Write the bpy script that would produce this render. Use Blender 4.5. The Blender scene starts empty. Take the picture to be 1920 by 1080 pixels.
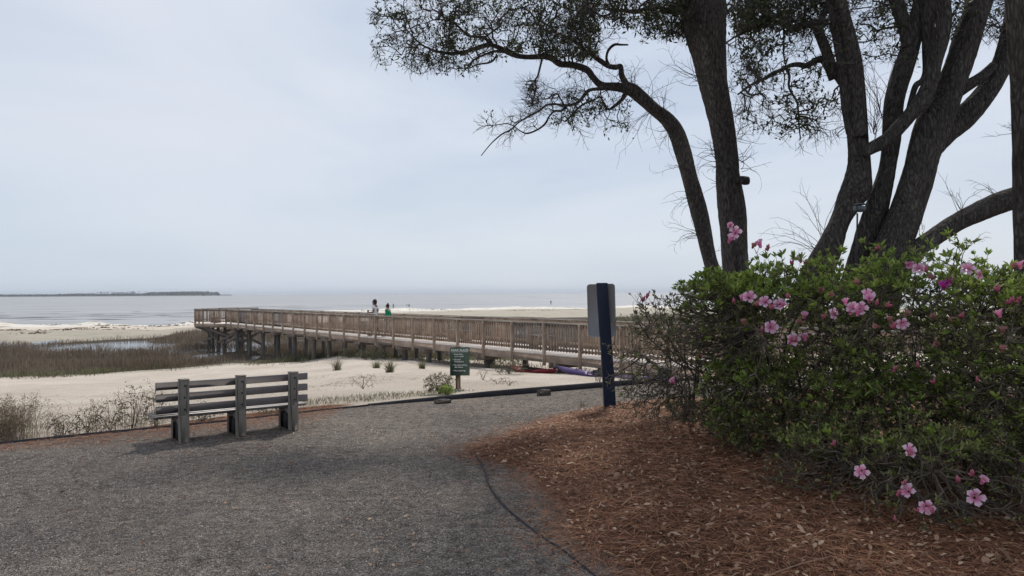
import bpy, math, random
import numpy as np
from mathutils import Matrix, Vector
R = math.radians
rng = np.random.default_rng(7)
random.seed(7)
scene = bpy.context.scene
col = scene.collection

# ------------------------------------------------------------------ camera
FPX = 1400.0; CH = 1.75
cam_d = bpy.data.cameras.new('camera'); cam = bpy.data.objects.new('camera', cam_d); col.objects.link(cam)
cam_d.sensor_width = 36; cam_d.lens = FPX / 1920 * 36; cam_d.clip_start = 0.05; cam_d.clip_end = 30000
CM = Matrix.Rotation(R(90.38), 3, 'X') @ Matrix.Rotation(R(-0.332), 3, 'Z')
cam.matrix_world = Matrix.Translation((0, 0, CH)) @ CM.to_4x4()
scene.camera = cam
CN = np.array(CM)
def ray(px, py): return CN @ np.array([(px - 960) / FPX, -(py - 540) / FPX, -1.0])
def P(px, py, d): return np.array([0, 0, CH]) + d * ray(px, py)          # place seen at px,py standing d metres off
def G(px, py, z=0.0):
    r = ray(px, py); return np.array([0, 0, CH]) + r * ((z - CH) / r[2])   # place on the ground of height z

# ------------------------------------------------------------------ sky and sun
SUN_EL, SUN_AZ = R(50), R(14)          # azimuth measured from +Y towards +X
w = bpy.data.worlds.new("World"); scene.world = w; w.use_nodes = True
nt = w.node_tree; nt.nodes.clear()
def N(t, ty, **kw):
    n = t.nodes.new(ty)
    for k, v in kw.items():
        if k.startswith('_'): n.inputs[k[1:].replace('_', ' ')].default_value = v
        else: setattr(n, k, v)
    return n
def L(t, a, b): t.links.new(a, b)
def ramp(t, stops, fac=None, interp='LINEAR'):
    n = t.nodes.new('ShaderNodeValToRGB'); cr = n.color_ramp; cr.interpolation = interp
    while len(cr.elements) < len(stops): cr.elements.new(0.5)
    for e, (p, c) in zip(cr.elements, stops):
        e.position = p; e.color = (*c, 1) if len(c) == 3 else c
    if fac is not None: t.links.new(fac, n.inputs[0])
    return n
sky = N(nt, 'ShaderNodeTexSky', sky_type='NISHITA', sun_disc=False, sun_elevation=SUN_EL, sun_rotation=SUN_AZ, air_density=1.0, dust_density=2.0)
tc = N(nt, 'ShaderNodeTexCoord'); mp = N(nt, 'ShaderNodeMapping'); mp.inputs['Scale'].default_value = (1.1, 1.1, 4.2); mp.inputs['Location'].default_value = (3.1, 0.4, .2)
mp.inputs['Rotation'].default_value = (0, R(-4), 0)
L(nt, tc.outputs['Generated'], mp.inputs[0])
cn = N(nt, 'ShaderNodeTexNoise', _Scale=1.35, _Detail=7.0, _Roughness=0.5, _Distortion=0.5); L(nt, mp.outputs[0], cn.inputs['Vector'])
cr1 = ramp(nt, [(0.32, (4.7, 5.5, 6.8)), (0.44, (5.6, 6.25, 7.3)), (0.55, (6.4, 6.85, 7.7)), (0.70, (7.0, 7.35, 7.95))], cn.outputs['Fac'])
sx = N(nt, 'ShaderNodeSeparateXYZ'); L(nt, tc.outputs['Generated'], sx.inputs[0])
hz = ramp(nt, [(0.0, (1, 1, 1)), (0.22, (0, 0, 0))], sx.outputs['Z'], 'EASE')
hm = N(nt, 'ShaderNodeMix', data_type='RGBA'); L(nt, hz.outputs[0], hm.inputs[0]); L(nt, cr1.outputs[0], hm.inputs[6]); 
# air near the horizon: bluer to the west (left), paler to the right
hx = ramp(nt, [(0.2, (5.5, 6.4, 7.5)), (0.62, (6.3, 6.95, 7.8)), (0.8, (7.3, 7.6, 7.9))])
mx = N(nt, 'ShaderNodeMath', operation='MULTIPLY_ADD'); mx.inputs[1].default_value = 0.5; mx.inputs[2].default_value = 0.5
L(nt, sx.outputs['X'], mx.inputs[0]); L(nt, mx.outputs[0], hx.inputs[0])
hn = N(nt, 'ShaderNodeMath', operation='MULTIPLY'); L(nt, hz.outputs[0], hn.inputs[0]); hn.inputs[1].default_value = 0.65
L(nt, hn.outputs[0], hm.inputs[0]); L(nt, hx.outputs[0], hm.inputs[7])
sm = N(nt, 'ShaderNodeMix', data_type='RGBA'); sm.inputs[0].default_value = 0.9
L(nt, sky.outputs[0], sm.inputs[6]); L(nt, hm.outputs[2], sm.inputs[7])
bg = N(nt, 'ShaderNodeBackground', _Strength=0.1); L(nt, sm.outputs[2], bg.inputs[0])
ow = N(nt, 'ShaderNodeOutputWorld'); L(nt, bg.outputs[0], ow.inputs[0])

sd = bpy.data.lights.new('sun', 'SUN'); sd.energy = 2.7; sd.angle = R(4); sd.color = (1, .94, .85)
so = bpy.data.objects.new('sun', sd); col.objects.link(so); so.location = (10, 40, 60)
sdir = Vector((math.sin(SUN_AZ) * math.cos(SUN_EL), math.cos(SUN_AZ) * math.cos(SUN_EL), math.sin(SUN_EL)))
so.rotation_euler = sdir.to_track_quat('Z', 'Y').to_euler()
scene.view_settings.view_transform = 'Standard'; scene.view_settings.look = 'None'
scene.view_settings.exposure = 0.16; scene.view_settings.gamma = 1
try:
    scene.cycles.max_bounces = 6; scene.cycles.transparent_max_bounces = 4
except Exception: pass

# ------------------------------------------------------------------ mesh helpers
def mk(name, V, Fs, mat=None, parent=None, smooth=False, loc=None):
    """V (n,3); Fs list of (m,k) int arrays; one mesh object"""
    me = bpy.data.meshes.new(name)
    V = np.asarray(V, dtype=np.float32).reshape(-1, 3)
    if isinstance(Fs, np.ndarray): Fs = [Fs]
    Fs = [np.asarray(f, dtype=np.int32) for f in Fs if len(f)]
    me.vertices.add(len(V)); me.vertices.foreach_set('co', V.ravel())
    lt = np.concatenate([np.full(len(f), f.shape[1], dtype=np.int32) for f in Fs])
    li = np.concatenate([f.ravel() for f in Fs])
    ls = np.concatenate([[0], np.cumsum(lt)[:-1]]).astype(np.int32)
    me.loops.add(len(li)); me.loops.foreach_set('vertex_index', li)
    me.polygons.add(len(lt)); me.polygons.foreach_set('loop_start', ls)
    if smooth: me.polygons.foreach_set('use_smooth', np.ones(len(lt), dtype=bool))
    me.update(calc_edges=True); me.validate()
    if mat: me.materials.append(mat)
    o = bpy.data.objects.new(name, me); col.objects.link(o)
    if loc is not None: o.location = loc
    if parent: o.parent = parent
    return o
def tag(o, label=None, cat=None, group=None, kind=None):
    if label: o['label'] = label
    if cat: o['category'] = cat
    if group: o['group'] = group
    if kind: o['kind'] = kind
    return o
def empty(name, loc=(0, 0, 0), rz=0):
    o = bpy.data.objects.new(name, None); o.empty_display_size = .2; col.objects.link(o)
    o.location = loc; o.rotation_euler = (0, 0, rz); return o
def thing(name, label, cat, loc=(0, 0, 0), rz=0, group=None): return tag(empty(name, loc, rz), label, cat, group)
class MB:
    def __init__(s): s.v = []; s.f = {}; s.n = 0
    def add(s, V, Fs):
        V = np.asarray(V, float).reshape(-1, 3)
        for f in (Fs if isinstance(Fs, list) else [Fs]):
            f = np.asarray(f); s.f.setdefault(f.shape[1], []).append(f + s.n)
        s.v.append(V); s.n += len(V)
    def box(s, c, size, ax=None, rz=0, bev=0.0):
        """box centred at c; ax = 3x3 rows of axes"""
        h = np.array(size) / 2
        if ax is None: ax = np.array([[math.cos(rz), math.sin(rz), 0], [-math.sin(rz), math.cos(rz), 0], [0, 0, 1]])
        ax = np.asarray(ax)
        if bev > 0:
            V = []; 
            b = min(bev, h.min() * .9)
            # chamfered box: 24 verts
            idx = {}
            for sx_ in (-1, 1):
                for sy in (-1, 1):
                    for sz in (-1, 1):
                        for k in range(3):
                            q = h * np.array([sx_, sy, sz], float)
                            for j in range(3):
                                if j != k: q[j] -= b * [sx_, sy, sz][j]
                            idx[(sx_, sy, sz, k)] = len(V); V.append(q)
            F4 = []; F3 = []
            S = (-1, 1)
            for k in range(3):
                a, bb = [j for j in range(3) if j != k]
                for sg in S:
                    def K(sa, sb):
                        t = [0, 0, 0]; t[k] = sg; t[a] = sa; t[bb] = sb; return idx[(*t, k)]
                    F4.append([K(-1, -1), K(1, -1), K(1, 1), K(-1, 1)])
            for k in range(3):          # edges along axis k
                a, bb = [j for j in range(3) if j != k]
                for sa in S:
                    for sb in S:
                        def K(sk, kk):
                            t = [0, 0, 0]; t[k] = sk; t[a] = sa; t[bb] = sb; return idx[(*t, kk)]
                        F4.append([K(-1, a), K(1, a), K(1, bb), K(-1, bb)])
            for a in S:
                for b2 in S:
                    for c2 in S: F3.append([idx[(a, b2, c2, 0)], idx[(a, b2, c2, 1)], idx[(a, b2, c2, 2)]])
            s.add(np.array(V) @ ax + c, [np.array(F4), np.array(F3)]); return
        V = np.array([[x, y, z] for x in (-1, 1) for y in (-1, 1) for z in (-1, 1)]) * h
        F = np.array([[0, 1, 3, 2], [4, 6, 7, 5], [0, 4, 5, 1], [2, 3, 7, 6], [0, 2, 6, 4], [1, 5, 7, 3]])
        s.add(V @ ax + c, F)
    def bar(s, a, b, w_, h_, up=(0, 0, 1), bev=0.0):
        a = np.array(a, float); b = np.array(b, float); d = b - a; Ln = np.linalg.norm(d); d /= Ln
        u = np.array(up, float); sd_ = np.cross(u, d); sd_ /= np.linalg.norm(sd_); u = np.cross(d, sd_)
        s.box((a + b) / 2, (Ln, w_, h_), np.array([d, sd_, u]), bev=bev)
    def tube(s, pts, rad, k=8, cap=True, wob=0.0, sd=0):
        V, F, C = tube(pts, rad, k, wob, sd)
        s.add(V, [F] + ([C] if cap else []))
    def ell(s, c, r, nu=12, nv=8, wob=0.0, ax=None):
        V = []; F = []
        for i in range(nv + 1):
            th = math.pi * i / nv
            for j in range(nu):
                ph = 2 * math.pi * j / nu
                q = 1 + wob * (random.random() - .5)
                V.append([math.sin(th) * math.cos(ph) * q, math.sin(th) * math.sin(ph) * q, math.cos(th) * q])
        V = np.array(V) * np.array(r)
        if ax is not None: V = V @ np.asarray(ax)
        for i in range(nv):
            for j in range(nu): F.append([i * nu + j, (i + 1) * nu + j, (i + 1) * nu + (j + 1) % nu, i * nu + (j + 1) % nu])
        s.add(V + np.array(c), np.array(F))
    def build(s, name, mat, parent=None, smooth=False):
        V = np.concatenate(s.v); Fs = [np.concatenate(a) for a in s.f.values()]
        return mk(name, V, Fs, mat, parent, smooth)
def tube(pts, rad, k=8, wob=0.0, sd=0):
    pts = np.asarray(pts, float); n = len(pts); rad = np.asarray(rad, float) * np.ones(n)
    T = np.gradient(pts, axis=0); T /= np.linalg.norm(T, axis=1)[:, None] + 1e-9
    u = np.cross(T[0], [0.3, 0.9, 0.2]); u /= np.linalg.norm(u)
    V = np.zeros((n, k, 3)); an = np.arange(k) * 2 * np.pi / k
    r_ = np.random.default_rng(sd)
    ph = r_.random(4) * 6.28
    for i in range(n):
        u = u - T[i] * (u @ T[i]); u /= np.linalg.norm(u); v = np.cross(T[i], u)
        rr = rad[i] * (1 + wob * (np.sin(an * 3 + ph[0] + i * .13) * .5 + np.sin(an * 5 + ph[1] - i * .21) * .3 + np.sin(an * 2 + i * .31 + ph[2]) * .4 + (r_.random(k) - .5) * .35))
        V[i] = pts[i] + np.cos(an)[:, None] * u * rr[:, None] + np.sin(an)[:, None] * v * rr[:, None]
    a = np.arange(n - 1)[:, None] * k + np.arange(k)[None]; b = np.arange(n - 1)[:, None] * k + (np.arange(k)[None] + 1) % k
    F = np.stack([a, b, b + k, a + k], -1).reshape(-1, 4)
    C = np.array([list(range(k))[::-1], [(n - 1) * k + j for j in range(k)]])
    return V.reshape(-1, 3), F, C
def catmull(pts, m=6):
    p = np.asarray(pts, float); p = np.vstack([2 * p[0] - p[1], p, 2 * p[-1] - p[-2]]); out = []
    for i in range(1, len(p) - 2):
        for j in range(m):
            t = j / m
            out.append(.5 * ((2 * p[i]) + (-p[i - 1] + p[i + 1]) * t + (2 * p[i - 1] - 5 * p[i] + 4 * p[i + 1] - p[i + 2]) * t * t + (-p[i - 1] + 3 * p[i] - 3 * p[i + 1] + p[i + 2]) * t ** 3))
    out.append(p[-2]); return np.array(out)
def frusta(A, B, ra, rb, k=4):
    """many thin open cones A->B at once"""
    A = np.asarray(A); B = np.asarray(B); d = B - A; d /= np.linalg.norm(d, axis=1)[:, None] + 1e-9
    h = np.where(np.abs(d[:, 2:3]) > .8, [[1., 0, 0]], [[0, 0, 1.]]); u = np.cross(d, h); u /= np.linalg.norm(u, axis=1)[:, None] + 1e-9; v = np.cross(d, u)
    an = np.arange(k) * 2 * np.pi / k; c = np.cos(an)[None, :, None]; s_ = np.sin(an)[None, :, None]
    off = u[:, None] * c + v[:, None] * s_
    V = np.concatenate([A[:, None] + off * ra[:, None, None], B[:, None] + off * rb[:, None, None]], 1)
    n = len(A); b0 = np.arange(n)[:, None] * 2 * k; j = np.arange(k)[None]; j2 = (j + 1) % k
    F = np.stack([b0 + j, b0 + j2, b0 + k + j2, b0 + k + j], -1).reshape(-1, 4)
    return V.reshape(-1, 3), F
def leaves(pos, dirs, length, width, six=False, curl=0.12, nrm=None):
    n = len(pos); d = dirs / (np.linalg.norm(dirs, axis=1)[:, None] + 1e-9)
    if nrm is None: nrm = rng.normal(size=(n, 3)) * .5 + [0, 0, 1]
    s_ = np.cross(d, nrm); s_ /= np.linalg.norm(s_, axis=1)[:, None] + 1e-9; up = np.cross(s_, d)
    Ln = (length * (0.75 + .5 * rng.random(n)))[:, None]; W = (width * (0.75 + .5 * rng.random(n)))[:, None] / 2
    if six:
        V = np.stack([pos, pos + d * Ln * .3 + s_ * W * .8, pos + d * Ln * .65 + s_ * W * .9 + up * Ln * curl * .5, pos + d * Ln - up * Ln * curl * .4,
                      pos + d * Ln * .65 - s_ * W * .9 + up * Ln * curl * .5, pos + d * Ln * .3 - s_ * W * .8], 1)
        F = np.concatenate([(np.arange(n)[:, None] * 6 + np.array([0, 1, 2, 3])), (np.arange(n)[:, None] * 6 + np.array([0, 3, 4, 5]))])
        return V.reshape(-1, 3), F
    V = np.stack([pos, pos + d * Ln * .5 + s_ * W, pos + d * Ln - up * Ln * curl, pos + d * Ln * .5 - s_ * W], 1)
    return V.reshape(-1, 3), np.arange(n)[:, None] * 4 + np.arange(4)[None]
def unit(n):
    v = rng.normal(size=(n, 3)); return v / np.linalg.norm(v, axis=1)[:, None]

# ------------------------------------------------------------------ materials
def mat(name, color, rough=.8, spec=.3):
    m = bpy.data.materials.new(name); m.use_nodes = True; t = m.node_tree; b = t.nodes['Principled BSDF']
    b.inputs['Base Color'].default_value = (*color, 1); b.inputs['Roughness'].default_value = rough
    b.inputs['Specular IOR Level'].default_value = spec
    return m, t, b
def coords(t, kind='Object', scale=(1, 1, 1)):
    tc = N(t, 'ShaderNodeTexCoord'); mp = N(t, 'ShaderNodeMapping'); mp.inputs['Scale'].default_value = scale
    if kind == 'World':
        g = N(t, 'ShaderNodeNewGeometry'); L(t, g.outputs['Position'], mp.inputs[0])
    else: L(t, tc.outputs[kind], mp.inputs[0])
    return mp.outputs[0]
def noisy(name, stops, scale=4, detail=6, rough=.85, bump=.2, bscale=None, stretch=(1, 1, 1), kind='Object', spec=.25, bdist=.01, spots=None, island=0.0, rn=.6):
    m, t, b = mat(name, stops[0][1], rough, spec)
    v = coords(t, kind, stretch)
    n = N(t, 'ShaderNodeTexNoise', _Scale=float(scale), _Detail=float(detail), _Roughness=rn); L(t, v, n.inputs['Vector'])
    r = ramp(t, stops, n.outputs['Fac']); out = r.outputs[0]
    if island:
        g = N(t, 'ShaderNodeNewGeometry'); hs = N(t, 'ShaderNodeHueSaturation'); 
        mr = N(t, 'ShaderNodeMapRange'); mr.inputs[3].default_value = 1 - island; mr.inputs[4].default_value = 1 + island
        L(t, g.outputs['Random Per Island'], mr.inputs[0]); L(t, mr.outputs[0], hs.inputs['Value']); L(t, out, hs.inputs['Color']); out = hs.outputs[0]
    if spots:
        sn = N(t, 'ShaderNodeTexNoise', _Scale=float(spots[0]), _Detail=4.0, _Roughness=.7); L(t, v, sn.inputs['Vector'])
        sr = ramp(t, [(spots[1], (0, 0, 0)), (spots[1] + .06, (1, 1, 1))], sn.outputs['Fac'])
        mi = N(t, 'ShaderNodeMix', data_type='RGBA'); L(t, sr.outputs[0], mi.inputs[0]); L(t, out, mi.inputs[6]); mi.inputs[7].default_value = (*spots[2], 1); out = mi.outputs[2]
    L(t, out, b.inputs['Base Color'])
    if bump:
        bn = N(t, 'ShaderNodeTexNoise', _Scale=float(bscale or scale * 4), _Detail=6.0); L(t, v, bn.inputs['Vector'])
        bp = N(t, 'ShaderNodeBump', _Strength=bump, _Distance=bdist); L(t, bn.outputs['Fac'], bp.inputs['Height']); L(t, bp.outputs[0], b.inputs['Normal'])
    return m
def leafmat(name, c1, c2, c3, trans=.35, rough=.5, patch=None):
    m = bpy.data.materials.new(name); m.use_nodes = True; t = m.node_tree; b = t.nodes['Principled BSDF']
    g = N(t, 'ShaderNodeNewGeometry'); r = ramp(t, [(0, c1), (.5, c2), (1, c3)], g.outputs['Random Per Island'])
    if patch:
        v = coords(t, 'World'); pn = N(t, 'ShaderNodeTexNoise', _Scale=patch[0], _Detail=5.0); L(t, v, pn.inputs['Vector']); pr = ramp(t, [(.42, (0, 0, 0)), (.6, (1, 1, 1))], pn.outputs['Fac'])
        pm = N(t, 'ShaderNodeMix', data_type='RGBA', blend_type='MULTIPLY'); L(t, pr.outputs[0], pm.inputs[0]); L(t, r.outputs[0], pm.inputs[6]); pm.inputs[7].default_value = (*patch[1], 1); r = pm; 
    ro = r.outputs[2] if patch else r.outputs[0]
    L(t, ro, b.inputs['Base Color']); b.inputs['Roughness'].default_value = rough; b.inputs['Specular IOR Level'].default_value = .35
    tr = N(t, 'ShaderNodeBsdfTranslucent'); L(t, ro, tr.inputs[0]); ms = N(t, 'ShaderNodeMixShader'); ms.inputs[0].default_value = trans
    L(t, b.outputs[0], ms.inputs[1]); L(t, tr.outputs[0], ms.inputs[2]); L(t, ms.outputs[0], t.nodes['Material Output'].inputs[0])
    return m
M = {}
M['wood'] = noisy('weathered_wood', [(.25, (.22, .155, .113)), (.5, (.35, .26, .197)), (.75, (.47, .375, .295))], 3, 8, .85, .35, 22, (1, 1, 1), bdist=.004, island=.22)
M['wood_grey'] = noisy('grey_wood', [(.25, (.15, .12, .10)), (.75, (.30, .25, .22))], 2.5, 8, .85, .3, 20, island=.22)
M['wood_rail'] = noisy('rail_wood', [(.25, (.16, .14, .12)), (.5, (.24, .215, .19)), (.75, (.33, .30, .27))], 2.5, 8, .85, .3, 20, spots=(1.3, .66, (.07, .06, .055)))
M['deck'] = noisy('deck_planks', [(.3, (.52, .465, .42)), (.7, (.70, .635, .58))], 2.2, 8, .8, .2, 30, island=.2)
M['wood_dark'] = noisy('dark_weathered_wood', [(.3, (.06, .052, .046)), (.7, (.14, .122, .108))], 6, 6, .9, .4, 30)
M['pile'] = noisy('pile_wood', [(.3, (.075, .07, .062)), (.7, (.20, .185, .165))], 2.0, 8, .9, .5, 18, (1, 1, .25), bdist=.01)
M['bark'] = None
def barkmat(name, c0, c1, c2, sc=9.0, st=(1, 1, .28)):
    m, t, b = mat(name, c1, .92, .15); v = coords(t, 'Object', st)
    n0 = N(t, 'ShaderNodeTexNoise', _Scale=3.0, _Detail=3.0); L(t, v, n0.inputs['Vector'])
    va = N(t, 'ShaderNodeVectorMath', operation='ADD'); sc_ = N(t, 'ShaderNodeVectorMath', operation='SCALE'); sc_.inputs['Scale'].default_value = .35
    L(t, n0.outputs['Color'], sc_.inputs[0]); L(t, v, va.inputs[0]); L(t, sc_.outputs[0], va.inputs[1])
    vo = N(t, 'ShaderNodeTexVoronoi', feature='DISTANCE_TO_EDGE', _Scale=sc * 1.6); L(t, va.outputs[0], vo.inputs['Vector'])
    n = N(t, 'ShaderNodeTexNoise', _Scale=sc * 2, _Detail=8.0, _Roughness=.65); L(t, v, n.inputs['Vector'])
    n2 = N(t, 'ShaderNodeTexNoise', _Scale=1.3, _Detail=4.0); L(t, v, n2.inputs['Vector'])
    ad = N(t, 'ShaderNodeMath', operation='MULTIPLY_ADD'); L(t, vo.outputs['Distance'], ad.inputs[0]); ad.inputs[1].default_value = 1.1; L(t, n.outputs['Fac'], ad.inputs[2])
    r = ramp(t, [(.35, c0), (.6, c1), (.95, c2)], ad.outputs[0])
    mi = N(t, 'ShaderNodeMix', data_type='RGBA', blend_type='MULTIPLY'); mi.inputs[0].default_value = .8
    r2 = ramp(t, [(.35, (.75, .75, .76)), (.55, (1.0, 1.0, 1.0)), (.68, (1.45, 1.5, 1.42))], n2.outputs['Fac']); L(t, r.outputs[0], mi.inputs[6]); L(t, r2.outputs[0], mi.inputs[7]); L(t, mi.outputs[2], b.inputs['Base Color'])
    bp = N(t, 'ShaderNodeBump', _Strength=1.0, _Distance=.045); L(t, ad.outputs[0], bp.inputs['Height']); L(t, bp.outputs[0], b.inputs['Normal'])
    return m
M['bark'] = barkmat('oak_bark', (.022, .02, .019), (.085, .075, .07), (.16, .145, .13), 17.0, (1, 1, .3))
M['pine_bark'] = barkmat('pine_bark', (.025, .019, .018), (.07, .058, .053), (.135, .115, .105), 9.0, (1, 1, .4))
M['twig'] = noisy('twig_bark', [(.3, (.05, .044, .042)), (.7, (.11, .095, .088))], 3, 3, .9, 0)
M['aztwig'] = noisy('azalea_stem', [(.3, (.055, .043, .034)), (.7, (.155, .125, .10))], 3, 3, .9, 0, island=.35)
M['oakleaf'] = leafmat('oak_leaf', (.018, .026, .013), (.042, .058, .022), (.085, .105, .04), .3)
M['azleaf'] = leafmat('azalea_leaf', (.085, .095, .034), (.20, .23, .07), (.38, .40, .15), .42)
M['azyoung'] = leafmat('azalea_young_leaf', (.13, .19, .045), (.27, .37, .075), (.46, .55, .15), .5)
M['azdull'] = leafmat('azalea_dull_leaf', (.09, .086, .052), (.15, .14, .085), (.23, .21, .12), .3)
M['marsh'] = leafmat('marsh_grass', (.105, .078, .058), (.19, .148, .11), (.32, .25, .185), .3, .8, (.22, (.62, .60, .58)))
M['green'] = leafmat('green_grass', (.075, .075, .042), (.13, .13, .07), (.22, .20, .12), .3, .8)
M['dry'] = leafmat('dry_grass', (.16, .125, .085), (.25, .20, .14), (.35, .29, .2), .3, .8)
M['weed'] = leafmat('weed_leaf', (.08, .085, .045), (.13, .13, .065), (.22, .19, .10), .3, .8)
M['needle'] = leafmat('pine_needle', (.14, .058, .032), (.32, .142, .078), (.54, .29, .17), .1, .8)
M['litter'] = leafmat('fallen_leaf', (.17, .09, .052), (.33, .20, .125), (.60, .43, .30), .15, .7)
M['pebble'] = leafmat('gravel_stone', (.07, .062, .058), (.19, .17, .16), (.45, .42, .39), 0, .9)
M['black'] = mat('navy_paint', (.012, .02, .045), .55)[0]
M['black'] = noisy('navy_paint', [(.3, (.010, .017, .036)), (.7, (.018, .028, .055))], 6, 5, .6, .15, 40, (1, 1, .15), spots=(9, .72, (.05, .06, .08)))
M['alu'] = noisy('bare_aluminium', [(.3, (.42, .43, .44)), (.7, (.50, .51, .52))], 2.5, 4, .55, .03)
M['plasticgrey'] = noisy('grey_slat', [(.3, (.15, .13, .125)), (.7, (.20, .175, .168))], 5, 6, .42, .12, 60, (1, 1, 1), spec=.5)
M['plasticpost'] = noisy('olive_grey_post', [(.3, (.175, .155, .132)), (.7, (.235, .21, .18))], 5, 6, .65, .12, 60)
M['dark'] = mat('dark_parts_recess_shade', (.02, .021, .025), .7)[0]  # small dark parts, plus the shade painted into the bench leg recesses
M['signgreen'] = noisy('sign_green', [(.3, (.075, .115, .078)), (.7, (.10, .145, .10))], 4, 5, .5, .02)
M['white'] = mat('white_lettering', (.8, .83, .8), .6)[0]
M['signpost'] = noisy('sign_post_wood', [(.3, (.17, .11, .075)), (.7, (.27, .19, .14))], 6, 6, .8, .2, 30, (1, 1, .2))
M['darkboard'] = noisy('dark_board', [(.3, (.022, .022, .028)), (.7, (.05, .048, .055))], 4, 6, .8, .25, 30)

# ground material: mixes sand, damp sand and mud by attributes
def ground_mat():
    m, t, b = mat('sand', (.5, .45, .38), .95, .1); v = coords(t, 'World')
    a1 = N(t, 'ShaderNodeAttribute', attribute_name='mud'); a2 = N(t, 'ShaderNodeAttribute', attribute_name='damp'); a3 = N(t, 'ShaderNodeAttribute', attribute_name='litter'); a4 = N(t, 'ShaderNodeAttribute', attribute_name='dune')
    n1 = N(t, 'ShaderNodeTexNoise', _Scale=.35, _Detail=8.0, _Roughness=.6); L(t, v, n1.inputs['Vector'])
    n2 = N(t, 'ShaderNodeTexNoise', _Scale=2.2, _Detail=8.0, _Roughness=.7); L(t, v, n2.inputs['Vector'])
    n3 = N(t, 'ShaderNodeTexNoise', _Scale=30.0, _Detail=6.0, _Roughness=.7); L(t, v, n3.inputs['Vector'])
    c = ramp(t, [(.3, (.55, .475, .395)), (.55, (.68, .60, .515)), (.75, (.75, .685, .605))], n1.outputs['Fac'])
    c2 = N(t, 'ShaderNodeMix', data_type='RGBA', blend_type='MULTIPLY'); c2.inputs[0].default_value = 1
    r3 = ramp(t, [(.3, (.8, .79, .77)), (.6, (1.05, 1.05, 1.05))], n3.outputs['Fac']); L(t, c.outputs[0], c2.inputs[6]); L(t, r3.outputs[0], c2.inputs[7])
    # bits of dry litter on the sand
    r4 = ramp(t, [(.60, (0, 0, 0)), (.68, (1, 1, 1))], n2.outputs['Fac']); m4 = N(t, 'ShaderNodeMath', operation='MULTIPLY'); L(t, r4.outputs[0], m4.inputs[0]); m4.inputs[1].default_value = .3
    cl = N(t, 'ShaderNodeMix', data_type='RGBA'); L(t, m4.outputs[0], cl.inputs[0]); L(t, c2.outputs[2], cl.inputs[6]); cl.inputs[7].default_value = (.30, .25, .2, 1)
    def amask(att, lo=.35, hi=.65, wt=.55):
        q = N(t, 'ShaderNodeMath', operation='MULTIPLY_ADD'); L(t, n2.outputs['Fac'], q.inputs[0]); q.inputs[1].default_value = wt; L(t, att.outputs['Fac'], q.inputs[2])
        q2 = N(t, 'ShaderNodeMath', operation='SUBTRACT'); L(t, q.outputs[0], q2.inputs[0]); q2.inputs[1].default_value = wt / 2
        return ramp(t, [(lo, (0, 0, 0)), (hi, (1, 1, 1))], q2.outputs[0]).outputs[0]
    dc = ramp(t, [(.3, (.36, .325, .265)), (.7, (.46, .42, .35))], n1.outputs['Fac'])
    d = N(t, 'ShaderNodeMix', data_type='RGBA'); L(t, amask(a2), d.inputs[0]); L(t, cl.outputs[2], d.inputs[6]); L(t, dc.outputs[0], d.inputs[7])
    mc = ramp(t, [(.35, (.05, .042, .034)), (.6, (.11, .092, .072)), (.75, (.2, .17, .13))], n2.outputs['Fac'])
    e = N(t, 'ShaderNodeMix', data_type='RGBA'); L(t, amask(a1), e.inputs[0]); L(t, mc.outputs[0], e.inputs[7])
    dn = ramp(t, [(.36, (.36, .31, .25)), (.46, (.68, .65, .585)), (.7, (.74, .71, .65))], n1.outputs['Fac'])
    dx = N(t, 'ShaderNodeMix', data_type='RGBA'); L(t, amask(a4), dx.inputs[0]); L(t, d.outputs[2], dx.inputs[6]); L(t, dn.outputs[0], dx.inputs[7]); L(t, dx.outputs[2], e.inputs[6])
    lc = ramp(t, [(.35, (.07, .03, .018)), (.55, (.14, .065, .035)), (.75, (.24, .15, .09))], n3.outputs['Fac'])
    f = N(t, 'ShaderNodeMix', data_type='RGBA'); L(t, amask(a3), f.inputs[0]); L(t, e.outputs[2], f.inputs[6]); L(t, lc.outputs[0], f.inputs[7])
    L(t, f.outputs[2], b.inputs['Base Color'])
    ad = N(t, 'ShaderNodeMath', operation='ADD'); L(t, n2.outputs['Fac'], ad.inputs[0]); L(t, n3.outputs['Fac'], ad.inputs[1])
    bp = N(t, 'ShaderNodeBump', _Strength=.8, _Distance=.11); L(t, ad.outputs[0], bp.inputs['Height']); L(t, bp.outputs[0], b.inputs['Normal'])
    return m
M['ground'] = ground_mat()
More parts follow.
